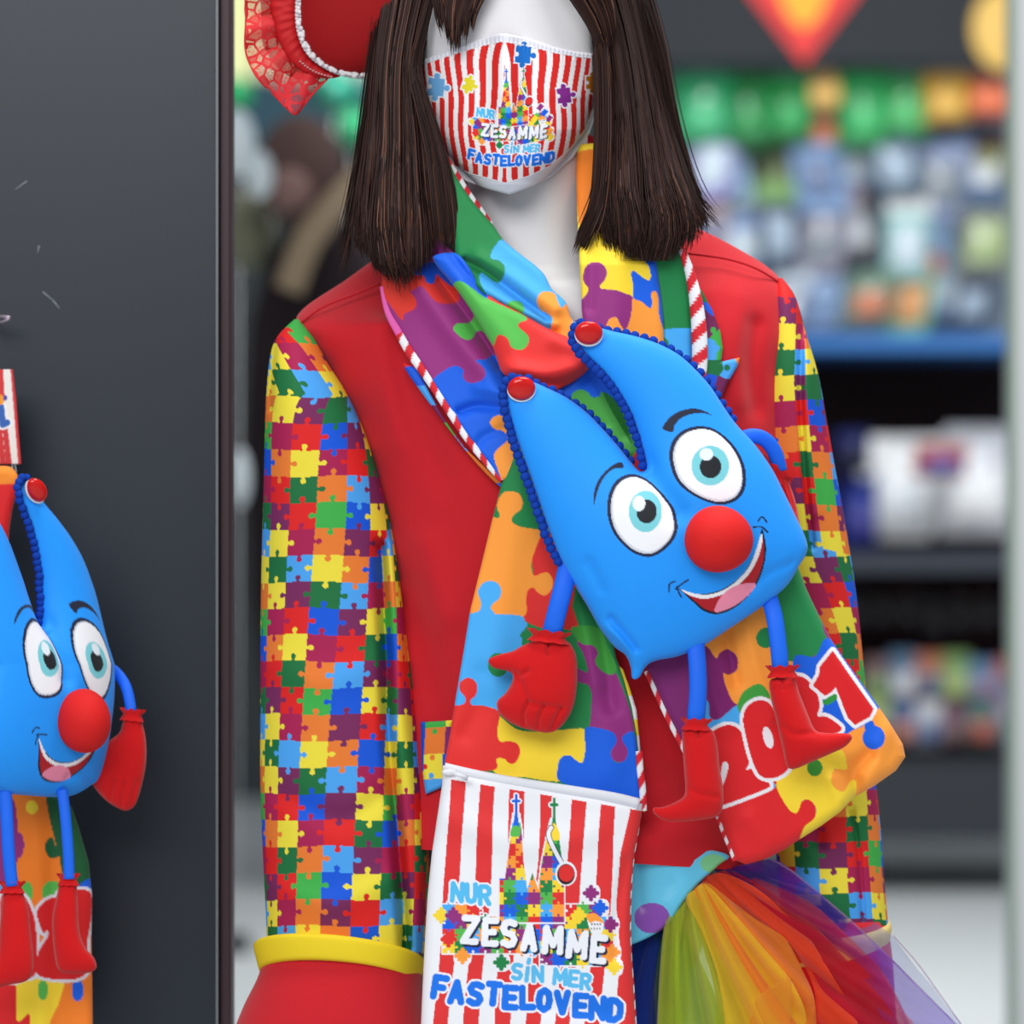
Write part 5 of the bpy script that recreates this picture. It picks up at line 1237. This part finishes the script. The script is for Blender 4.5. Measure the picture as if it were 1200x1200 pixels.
# hang tag
TG = thing('hang_tag', 'red and white striped cardboard tag with blue letter above the left plush doll', 'tag', Wy(-10, 490, 0.05))
cv = Canvas(-60, 420, 40, 560, 4, (232, 226, 222))
zt = Z(0, 360, 4.2857)
for P_ in ([(15, 310), (0, 310), (-30, 520), (0, 800), (30, 800), (10, 600)], [(52, 310), (72, 310), (115, 800), (92, 800)], [(12, 600), (38, 600), (62, 800), (30, 800)], [(-60, 310), (-30, 310), (-40, 800), (-80, 800)], [(-8, 310), (16, 310), (24, 460), (-8, 460)]):
    cv.poly(zt(P_), (204, 50, 54), False)
cv.stroke(zt([(5, 500), (14, 590), (36, 580)]), 6.2, (238, 238, 240)); cv.stroke(zt([(5, 500), (14, 590), (36, 580)]), 3.9, (50, 96, 176))
cv.ell(1, 360 + 465 / 4.2857, 4, 6, (236, 150, 40)); cv.ell(6, 360 + 455 / 4.2857, 2.4, 3.4, (80, 60, 160))
relief('card', [(-55, 433), (15, 433), (19, 470), (22, 510), (25, 544), (-52, 544)], 0.9, lambda x, y, d: 0 * x, mat('card_print', attr=True, rough=0.5, spec=0.3), TG, back=lambda x, y, d: 0 * x - 2, paint=cv.sample, pos=lambda x, y, d: W(x, y, d - 62))
m = MB(); m.tube([Wy(17, 543, 0.045), Wy(19, 552, 0.05), Wy(16, 560, 0.05)], 0.0006, 6); m.tube([Wy(14, 543, 0.045), Wy(15, 556, 0.05), Wy(17, 560, 0.05)], 0.0006, 6); m.build('cord_loop', mat('clear_tag', (190, 196, 200), 0.4), TG)
m = MB(); m.tube([Wy(-20, 372, 0.10), Wy(4, 371, 0.075), Wy(11, 372, 0.07)], 0.0013, 8); m.tube([Wy(-20, 380, 0.10), Wy(4, 377, 0.075), Wy(11, 373, 0.07)], 0.0012, 8)
set_tags(m.build('display_hook', mat('hook_metal', (176, 160, 176), 0.3, 0.5, metal=0.5)), 'thin metal display hook on the dark panel above the striped tag', 'hook')

# ================================================================ WIG
WG = thing('wig', 'long straight dark brown wig with fringe on the mannequin', 'wig', W(600, 60, 0))
hair_m = mat('hair', attr=True, rough=0.45, spec=0.16)
def strands(name, roots, n, seed, rad, ns=16):
    """roots(rng,n) -> array (n,k,3) of photo-unit control points"""
    rg = np.random.default_rng(seed)
    C = roots(rg, n)                                    # n,k,3
    k = C.shape[1]
    t = np.linspace(0, k - 1.0001, ns); i = t.astype(int); f = (t - i)[None, :, None]
    g = lambda q: C[:, np.clip(q, 0, k - 1)]
    p0, p1, p2, p3 = g(i - 1), g(i), g(i + 1), g(i + 2)
    Q = 0.5 * (2 * p1 + (p2 - p0) * f + (2 * p0 - 5 * p1 + 4 * p2 - p3) * f ** 2 + (3 * p1 - p0 - 3 * p2 + p3) * f ** 3)
    Pw = W(Q[..., 0], Q[..., 1], Q[..., 2])
    r = rad * K * (0.7 + 0.6 * rg.random((n, 1))) * np.interp(np.linspace(0, 1, ns), [0, .8, 1], [1, .9, .15])[None]
    V = np.stack([Pw + np.stack([r * math.cos(a), -0.8 * r * math.sin(a), 0 * r], -1) for a in (math.radians(90), math.radians(210), math.radians(330))], 2)
    I = np.arange(n * ns * 3).reshape(n, ns, 3)
    F = np.stack([I[:, :-1], I[:, 1:], np.roll(I, -1, 2)[:, 1:], np.roll(I, -1, 2)[:, :-1]], -1).reshape(-1, 4)
    base = np.array([lin((50, 31, 26)), lin((66, 42, 35)), lin((34, 21, 19)), lin((116, 78, 64)), lin((40, 26, 23))])
    c = base[rg.choice(5, n, p=[.34, .24, .24, .06, .12])]
    cols = np.repeat(c, ns * 3, 0)
    return mk(name, V.reshape(-1, 3), F, hair_m, WG, cols)
yl = [-190, -120, -40, 28, 71, 113, 170, 227, 283, 332]
Ll = [560, 478, 450, 441, 437, 432, 426, 417, 412, 440]
Rl = [600, 560, 520, 500, 491, 494, 502, 507, 514, 502]
def left_roots(rg, n):
    a = rg.beta(1.0, 1.15, n)[:, None]; lock = np.floor(a * 14)
    lr = rg.random(20)[lock.astype(int)] - .5
    end = 0.885 + 0.10 * np.cos((a - 0.5) * 2.8) + 0.022 * rg.standard_normal((n, 1)) + 0.05 * lr
    t = np.linspace(0, 1, 10)[None] * end
    y = np.interp(t, np.linspace(0, 1, 10), yl) + np.clip(t - 1, 0, 1) * 450 - 10 * np.clip(t - .9, 0, 1) * 10
    l = np.interp(y, yl, Ll); r = np.interp(y, yl, Rl)
    x = l + (r - l) * a + 3.0 * np.sin(t * 5 + lr * 12) * t + rg.standard_normal((n, 1)) * 1.2 + t ** 4 * rg.standard_normal((n, 1)) * 5
    d = 60 + 62 * np.sqrt(np.clip(1 - (2 * a - 1) ** 2 * .7, 0, 1)) * (0.4 + .6 * t) - rg.random((n, 1)) ** 2 * 42 + 5 * np.sin(lock * 2.1)
    d = d + np.clip((y - 200) / 80, 0, 1) * 34 + np.where(y < -60, -(-60 - y) * 0.35, 0)
    return np.stack([x, y, d], -1)
yr = [-190, -120, -50, 0, 28, 71, 113, 170, 227, 262, 306]
Lr = [610, 640, 660, 684, 694, 700, 703, 702, 694, 694, 712]
Rr = [650, 720, 744, 752, 758, 768, 776, 790, 806, 822, 798]
def right_roots(rg, n):
    a = rg.beta(1.1, 1.0, n)[:, None]; lock = np.floor(a * 14)
    lr = rg.random(20)[lock.astype(int)] - .5
    end = np.where(a > 0.8, 0.90 + 0.05 * (1 - a) / .2, 0.99 - 0.03 * np.abs(a - .5)) + 0.018 * rg.standard_normal((n, 1)) + .04 * lr
    t = np.linspace(0, 1, 11)[None] * end
    y = np.interp(t, np.linspace(0, 1, 11), yr)
    l = np.interp(y, yr, Lr); r = np.interp(y, yr, Rr)
    x = l + (r - l) * a + 3.0 * np.sin(t * 5 + lr * 12) * t + rg.standard_normal((n, 1)) * 1.2 + t ** 5 * (rg.standard_normal((n, 1)) * 6 + np.clip(a - .55, 0, 1) * 22)
    x = x + np.clip((y - 200) / 100, 0, 1) * np.clip(.3 - a, 0, 1) * 8
    d = 58 + 60 * np.sqrt(np.clip(1 - (2 * a - 1) ** 2 * .7, 0, 1)) * (0.4 + .6 * t) - rg.random((n, 1)) ** 2 * 40 + 5 * np.sin(lock * 1.7) + np.clip((y - 150) / 80, 0, 1) * 30
    d = d + np.where(y < -60, -(-60 - y) * 0.35, 0)
    return np.stack([x, y, d], -1)
strands('side_hair', left_roots, 2300, 11, 1.25)
strands('side_hair', right_roots, 2300, 12, 1.25)
def wisp(rg, n):      # thin strands crossing the mask edge and loose ends
    a = rg.random((n, 1)) ** 1.5; y = np.array([[-60, 20, 80, 130, 180, 230, 286]]) + rg.standard_normal((n, 1)) * 6
    x = np.array([[520, 500, 490, 503, 520, 531, 536]]) - a * np.array([[2, 4, 8, 12, 18, 24, 24]]) + rg.standard_normal((n, 1)) * 1.5
    return np.stack([x, y, 0 * x + np.array([[110, 112, 108, 116, 124, 128, 134]]) + a * 6], -1)
strands('loose_strands', wisp, 240, 13, 0.8)
def wisp2(rg, n):
    side = rg.random((n, 1)); o = rg.standard_normal((n, 1))
    x = np.array([[448, 440, 432, 424, 414, 405]]) + o * 4 - side * np.array([[0, 2, 4, 6, 8, 10]]); y = np.array([[0, 60, 130, 200, 260, 300]]) + rg.standard_normal((n, 1)) * 14
    return np.stack([x, y, 0 * x + 70 + 20 * side], -1)
strands('loose_strands', wisp2, 60, 14, 0.45)
def wisp3(rg, n):
    side = rg.random((n, 1)); o = rg.standard_normal((n, 1))
    x = np.array([[756, 772, 784, 796, 812, 836]]) + o * 4 + side * np.array([[0, 2, 4, 8, 10, 6]]); y = np.array([[0, 60, 130, 190, 235, 262]]) + rg.standard_normal((n, 1)) * 8
    return np.stack([x, y, 0 * x + 70 + 20 * side], -1)
strands('loose_strands', wisp3, 70, 15, 0.45)
def tips(rg, n):     # right inner ends curling towards the neck
    a = rg.random((n, 1)); x = np.array([[700, 702, 700, 694, 686, 676]]) + (a - .3) * 16 + rg.standard_normal((n, 1)) * 2; y = np.array([[60, 130, 200, 245, 268, 290]]) + rg.standard_normal((n, 1)) * 7
    return np.stack([x, y, 0 * x + 126 + a * 10], -1)
strands('loose_strands', tips, 150, 16, 0.7)
def fringeL(rg, n):
    a = rg.random((n, 1)); e = 1 - .22 * np.abs(a - .5) * 2 + .05 * rg.standard_normal((n, 1))
    x = 503 + a * np.array([[90, 86, 76, 54, 44]]) + np.array([[6, 2, 0, 4, 9]]); y = -110 + (158) * np.array([[0, .3, .6, .85, 1]]) * e
    return np.stack([x, y, 130 + 26 * np.sin(math.pi * np.clip((x - 480) / 240, 0, 1)) + rg.random((n, 1)) * 7 + 0 * x - np.where(y < -60, (-60 - y) * .5, 0)], -1)
strands('fringe', fringeL, 620, 17, 1.1, 12)
def fringeR(rg, n):
    a = rg.random((n, 1)); 
    x = np.array([[600, 630, 660, 690, 706]]) + a * np.array([[60, 52, 40, 26, 16]]); y = np.array([[-110, -60, -16, 30, 70]]) - a * np.array([[0, 8, 20, 30, 34]]) + rg.standard_normal((n, 1)) * 3
    return np.stack([x, y, np.array([[126, 138, 142, 130, 116]]) + rg.random((n, 1)) * 7 + 0 * x], -1)
strands('fringe', fringeR, 620, 18, 1.1, 12)
m = MB(); c = W(597, -75, -8); m.ell(c, (128 * K, 132 * K, 125 * K), 32, 20); m.build('wig_cap', mat('cap_dark', (34, 25, 25), 0.8), WG)
# thin underlayer so no light leaks through the side hair
def under(nm, ys, Ls, Rs, dd):
    rows = [(l + 7, y, r - 7, y, dd, 20, 20) for y, l, r in zip(ys, Ls, Rs)]
    return loft(nm, rows, mat('hair_under', (30, 22, 22), 0.8, 0.2), WG, 40, 20, 10, 2.0)
under('under_layer', yl[1:-2] + [262], Ll[1:-2] + [424], Rl[1:-2] + [506], 58)
under('under_layer', yr[1:-2] + [250], Lr[1:-2] + [706], Rr[1:-2] + [800], 58)

# ================================================================ HAT
HT = thing('hat', 'red carnival hat with white braid and red lace ruffle on the mannequin head', 'hat', W(560, -150, 20))
hat_m = mat('hat_felt', (152, 8, 14), 0.75, 0.25, bump=0.2)
hb = [(352, -120), (354, -60), (353, -10), (352, 20), (355, 42), (364, 62), (380, 76), (402, 85), (430, 88), (462, 84), (505, 60), (540, 0), (600, -60), (720, -60), (800, -120), (740, -190), (600, -220), (450, -190)]
hi = Inflate(spline(hb, 3, True), 4)
relief('brim', spline(hb, 3, True), 3.0, lambda x, y, d: 40 + 62 * hi(x, y), hat_m, HT, back=lambda x, y, d: 40 - 50 * hi(x, y))
m = MB(); P0 = [W(600, y, 0) for y in (-120, -200, -290, -340, -352)]; m.tube(P0, np.array([150, 140, 124, 90, 20]) * K, 32, flat=0.95); m.build('crown', hat_m, HT)
rim_p = [(354, -60), (353, -10), (352, 20), (355, 42), (364, 62), (380, 76), (402, 85), (430, 88), (455, 86)]
bp_ = walk(spline(rim_p, 6), 4.6)
m = MB()
for i, (x, y) in enumerate(bp_):
    for s_ in (-1, 1):
        t = i * 1.0
        c = W(x + s_ * 3.0 * (0.8), y + s_ * 1.6, 46 + 4 * math.sin(t * 2.1 + s_)); m.ell(c, (4.2 * K, 3.4 * K, 3.6 * K), 8, 6)
    c = W(x + 2.2 * math.sin(i * 1.57), y, 51); m.ell(c, (3.0 * K, 2.6 * K, 2.6 * K), 8, 6)
m.build('braid', mat('braid_white', (226, 222, 226), 0.6, 0.3, bump=0.3), HT)
band = [(352, -120), (350, -20), (349, 20), (352, 45), (362, 66), (382, 80), (400, 88), (386, 92), (362, 88), (342, 74), (328, 52), (320, 26), (316, -10), (316, -120)]
relief('band', spline(band, 3, True), 1.6, lambda x, y, d: 34 + edge(d, 12, 8) + 1.0 * np.sin(np.arctan2(y - 10, x - 400) * 43) * np.sin(x / 9 + y / 14), mat('band_red', (186, 12, 20), 0.6, 0.3), HT, rim=12)
m = MB()
for x, y in walk(spline([(352, 72), (362, 80), (374, 86), (388, 90)], 5), 3.6):
    m.ell(W(x, y, 44), (1.8 * K, 1.2 * K, 1.1 * K), 6, 5)
m.build('ribbon_stitch', mat('stitch_pink', (222, 150, 150), 0.6), HT)
# lace: open net cut by a cell pattern
lm = bpy.data.materials.new('red_lace'); lm.use_nodes = True; nt = lm.node_tree; N = nt.nodes; Lk = nt.links
b_ = N['Principled BSDF']; b_.inputs['Base Color'].default_value = L4((214, 30, 40)); b_.inputs['Roughness'].default_value = 0.7
tc = N.new('ShaderNodeTexCoord'); vo = N.new('ShaderNodeTexVoronoi'); vo.feature = 'DISTANCE_TO_EDGE'; vo.inputs['Scale'].default_value = 105; vo.inputs['Randomness'].default_value = 0.9
v2 = N.new('ShaderNodeTexVoronoi'); v2.feature = 'DISTANCE_TO_EDGE'; v2.inputs['Scale'].default_value = 900
Lk.new(tc.outputs['Object'], vo.inputs['Vector']); Lk.new(tc.outputs['Object'], v2.inputs['Vector'])
vc = N.new('ShaderNodeTexVoronoi'); vc.inputs['Scale'].default_value = 105; vc.inputs['Randomness'].default_value = 0.9; Lk.new(tc.outputs['Object'], vc.inputs['Vector'])
g1 = N.new('ShaderNodeMath'); g1.operation = 'LESS_THAN'; g1.inputs[1].default_value = 0.085; Lk.new(vo.outputs['Distance'], g1.inputs[0])
g2 = N.new('ShaderNodeMath'); g2.operation = 'LESS_THAN'; g2.inputs[1].default_value = 0.10; Lk.new(v2.outputs['Distance'], g2.inputs[0])
sx = N.new('ShaderNodeSeparateXYZ'); Lk.new(vc.outputs['Color'], sx.inputs[0])
g3 = N.new('ShaderNodeMath'); g3.operation = 'GREATER_THAN'; g3.inputs[1].default_value = 0.62; Lk.new(sx.outputs[0], g3.inputs[0])
g4 = N.new('ShaderNodeMath'); g4.operation = 'MULTIPLY'; g4.inputs[1].default_value = 0.75; Lk.new(g3.outputs[0], g4.inputs[0])
g5 = N.new('ShaderNodeMath'); g5.operation = 'MAXIMUM'; Lk.new(g1.outputs[0], g5.inputs[0]); Lk.new(g4.outputs[0], g5.inputs[1])
g6 = N.new('ShaderNodeMath'); g6.operation = 'MAXIMUM'; Lk.new(g5.outputs[0], g6.inputs[0]); Lk.new(g2.outputs[0], g6.inputs[1])
trn = N.new('ShaderNodeBsdfTransparent'); mxs = N.new('ShaderNodeMixShader')
Lk.new(g6.outputs[0], mxs.inputs[0]); Lk.new(trn.outputs[0], mxs.inputs[1]); Lk.new(b_.outputs[0], mxs.inputs[2]); Lk.new(mxs.outputs[0], N['Material Output'].inputs['Surface'])
lace = [(322, -120), (320, 0), (324, 30), (334, 54), (350, 74), (372, 86), (386, 90), (376, 100), (368, 108), (360, 118), (352, 128), (346, 135), (338, 130), (328, 120), (316, 108), (304, 96), (294, 80), (288, 66), (286, 50), (288, 30), (286, 10), (288, -20), (286, -120)]
relief('lace_ruffle', spline(lace, 3, True), 1.6, lambda x, y, d: 30 + 7 * np.sin(np.arctan2(y - 0, x - 410) * 16) * np.clip(1 - d / 60, 0, 1), lm, HT, rim=0.5)
m = MB(); q = walk(spline([(318, 104), (328, 118), (338, 128), (346, 134), (353, 127), (361, 117), (370, 106), (384, 92)], 5), 3); m.tube(W(q[:, 0], q[:, 1], 31 + 0 * q[:, 0]), 1.3 * K, 6)
q = walk(spline([(286, -20), (288, 20), (287, 55), (294, 78), (304, 94), (318, 104)], 5), 3); m.tube(W(q[:, 0], q[:, 1], 31 + 0 * q[:, 0]), 1.0 * K, 6)
m.build('lace_edge', mat('lace_edge', (220, 40, 48), 0.7), HT)
# gathered red net behind the lace
relief('net_gather', spline([(326, -100), (324, 10), (330, 40), (346, 64), (370, 84), (352, 92), (330, 84), (312, 60), (306, 30), (308, -100)], 3, True), 1.8, lambda x, y, d: 26 + 5 * np.sin(np.arctan2(y, x - 410) * 34), mat('net_red', (196, 16, 24), 0.7, 0.3, alpha=0.75, transl=0.4), HT, rim=1)

# ================================================================ SHIRT AND TULLE SKIRT
SH = thing('shirt', 'light blue satin shirt hem with purple and green dots below the jacket', 'shirt', W(790, 1050, 120))
cv = Canvas(700, 980, 860, 1130, 3, (96, 196, 232)); cv.ell(764, 1076, 21, 18, (132, 70, 172)); cv.ell(836, 1012, 15, 11, (120, 200, 140)); cv.ell(725, 1030, 14, 12, (120, 200, 140))
relief('hem', spline([(700, 990), (760, 985), (850, 1000), (842, 1014), (822, 1032), (800, 1058), (784, 1082), (765, 1096), (740, 1107), (715, 1112), (700, 1110)], 4, True), 1.4, lambda x, y, d: 122 - np.clip(x - 740, 0, 120) * .12 + edge(d, 5, 4) + folds_at(x, y, [([(760, 1000), (800, 1030), (790, 1060)], 5, 14), ([(745, 1010), (748, 1060)], -4, 10)]), mat('satin_print', attr=True, rough=0.35, spec=0.45), SH, paint=cv.sample, rim=6)
SK = thing('tulle_skirt', 'layered rainbow tulle skirt flaring right from under the jacket', 'skirt', W(850, 1130, 90))
zs = Z(740, 940, 3.0)
def tulle(name, P, c, dep, alpha, fold, seed, lab=None):
    rg = random.Random(seed); k1 = rg.uniform(26, 40); k2 = rg.uniform(50, 80); p1 = rg.uniform(0, 6)
    def f(x, y, d):
        a = np.arctan2(y - 985, x - 800); r = np.hypot(x - 800, y - 985)
        return dep + (fold * np.sin(a * k1 + p1 + r / 60) + 0.4 * fold * np.sin(a * k2 - p1 + r / 45)) * np.clip(r / 120, .2, 1.3) + edge(d, 6, 3)
    tm = mat('tulle_%s' % '_'.join(map(str, c)), c, 0.7, 0.25, sheen=0.5, alpha=alpha, transl=0.6, mottle=0.1, mscale=3)
    o = relief(name, spline(zs(P), 4, True), 2.0, f, tm, SK, rim=3)
    if lab: o['label'] = lab
    # hem edges catch the light: narrow rolled edge
    return o
lay = 'tulle_layer'
tulle(lay, [(-60, 460), (20, 480), (60, 455), (110, 425), (150, 500), (160, 780), (160, 1000), (-80, 1000)], (16, 62, 170), 96, 0.96, 4, 1, 'deep blue layer')
tulle(lay, [(75, 450), (130, 420), (180, 440), (260, 600), (330, 780), (360, 1000), (70, 1000), (85, 780)], (30, 110, 66), 100, 0.85, 4, 2, 'dark green layer')
tulle(lay, [(125, 410), (160, 365), (200, 335), (250, 400), (300, 500), (360, 600), (430, 780), (470, 1000), (80, 1000), (90, 780), (100, 600), (112, 480)], (206, 232, 64), 112, 0.82, 5, 3, 'yellow-green layer')
tulle(lay, [(120, 420), (170, 372), (196, 350), (178, 440), (168, 600), (160, 780), (155, 1000), (80, 1000), (92, 780), (102, 560)], (206, 216, 70), 120, 0.6, 4, 13, 'yellow-green layer')
tulle(lay, [(190, 345), (225, 305), (265, 290), (350, 380), (440, 470), (520, 560), (590, 680), (620, 780), (650, 1000), (360, 1000), (330, 780), (300, 600), (240, 440)], (255, 222, 60), 120, 0.85, 5, 4, 'yellow layer')
tulle(lay, [(215, 318), (262, 282), (330, 330), (420, 400), (500, 450), (550, 490), (600, 590), (640, 680), (650, 780), (660, 1000), (430, 1000), (420, 780), (400, 620), (330, 470), (260, 370)], (255, 168, 60), 116, 0.8, 5, 5, 'orange layer')
tulle(lay, [(400, 1000), (420, 780), (440, 690), (500, 640), (560, 620), (560, 780), (560, 1000)], (244, 190, 70), 128, 0.5, 4, 15, 'yellow layer')
tulle(lay, [(250, 285), (290, 250), (360, 262), (450, 310), (540, 390), (620, 470), (700, 600), (760, 700), (800, 790), (840, 1000), (600, 1000), (640, 780), (640, 650), (560, 500), (460, 420), (340, 340)], (255, 92, 48), 106, 0.86, 6, 6, 'red-orange layer')
tulle(lay, [(290, 262), (340, 240), (430, 280), (540, 350), (650, 440), (760, 560), (870, 680), (940, 780), (1000, 1000), (700, 1000), (700, 780), (660, 640), (580, 520), (470, 380), (370, 310)], (214, 30, 66), 96, 0.82, 6, 7, 'red layer')
tulle(lay, [(420, 270), (520, 300), (640, 360), (740, 450), (830, 540), (900, 620), (960, 740), (1000, 800), (1020, 1000), (860, 1000), (800, 780), (700, 620), (600, 500), (500, 390)], (226, 36, 56), 100, 0.5, 5, 17, 'red layer')
tulle(lay, [(292, 240), (360, 226), (440, 212), (490, 200), (530, 214), (600, 270), (680, 335), (760, 410), (850, 490), (930, 565), (1010, 650), (1080, 720), (1140, 785), (1260, 1000), (900, 1000), (880, 780), (800, 640), (680, 520), (540, 400), (420, 320)], (132, 74, 222), 84, 0.5, 6, 8, 'violet layer')
tulle(lay, [(292, 238), (400, 222), (492, 202), (560, 240), (640, 310), (700, 360), (760, 430), (700, 450), (600, 400), (480, 330), (380, 290)], (76, 40, 176), 90, 0.55, 4, 18, 'violet layer')
tulle(lay, [(620, 400), (740, 480), (840, 560), (900, 640), (960, 740), (1040, 1000), (780, 1000), (740, 780), (690, 620)], (130, 40, 140), 78, 0.6, 6, 19, 'purple layer')
tulle(lay, [(740, 350), (820, 400), (900, 455), (940, 500), (1000, 580), (1060, 650), (1110, 720), (1165, 785), (1300, 1000), (1000, 1000), (960, 780), (880, 600), (800, 470)], (130, 150, 226), 64, 0.34, 4, 9, 'faint blue layer')
tulle(lay, [(262, 300), (330, 262), (430, 300), (560, 400), (680, 540), (760, 680), (820, 1000), (300, 1000), (300, 700), (230, 420)], (255, 116, 60), 76, 0.97, 4, 29, 'orange-red lining layer')
m = MB()
for P_, r in (([(492, 202), (560, 240), (640, 306), (760, 408), (860, 500), (960, 600), (1050, 690), (1150, 790)], .8), ([(125, 412), (105, 560), (92, 780)], .9), ([(196, 340), (262, 440), (330, 600), (400, 790)], .8), ([(550, 490), (570, 560), (590, 600), (640, 690)], .7), ([(500, 642), (450, 690), (425, 790)], .7), ([(920, 470), (1000, 560), (1080, 670), (1165, 790)], .6), ([(400, 300), (560, 430), (700, 560), (860, 690)], .6), ([(560, 620), (545, 700), (530, 790)], .5)):
    q = np.array(spline(zs(P_), 6)); m.tube(W(q[:, 0], q[:, 1], 118 - np.clip((q[:, 0] - 800) / 300, 0, 1) * 50), r * 1.5 * K, 6)
m.build('hem_edge', mat('tulle_edge', (190, 150, 200), 0.7, alpha=0.35, transl=0.5), SK)
m = MB(); m.tube([W(740, 960, 0), W(740, 1010, 0), W(740, 1040, 0)], np.array([80, 84, 86]) * K, 30, flat=1.0); m.build('waistband', mat('skirt_band', (60, 40, 120), 0.7), SK)
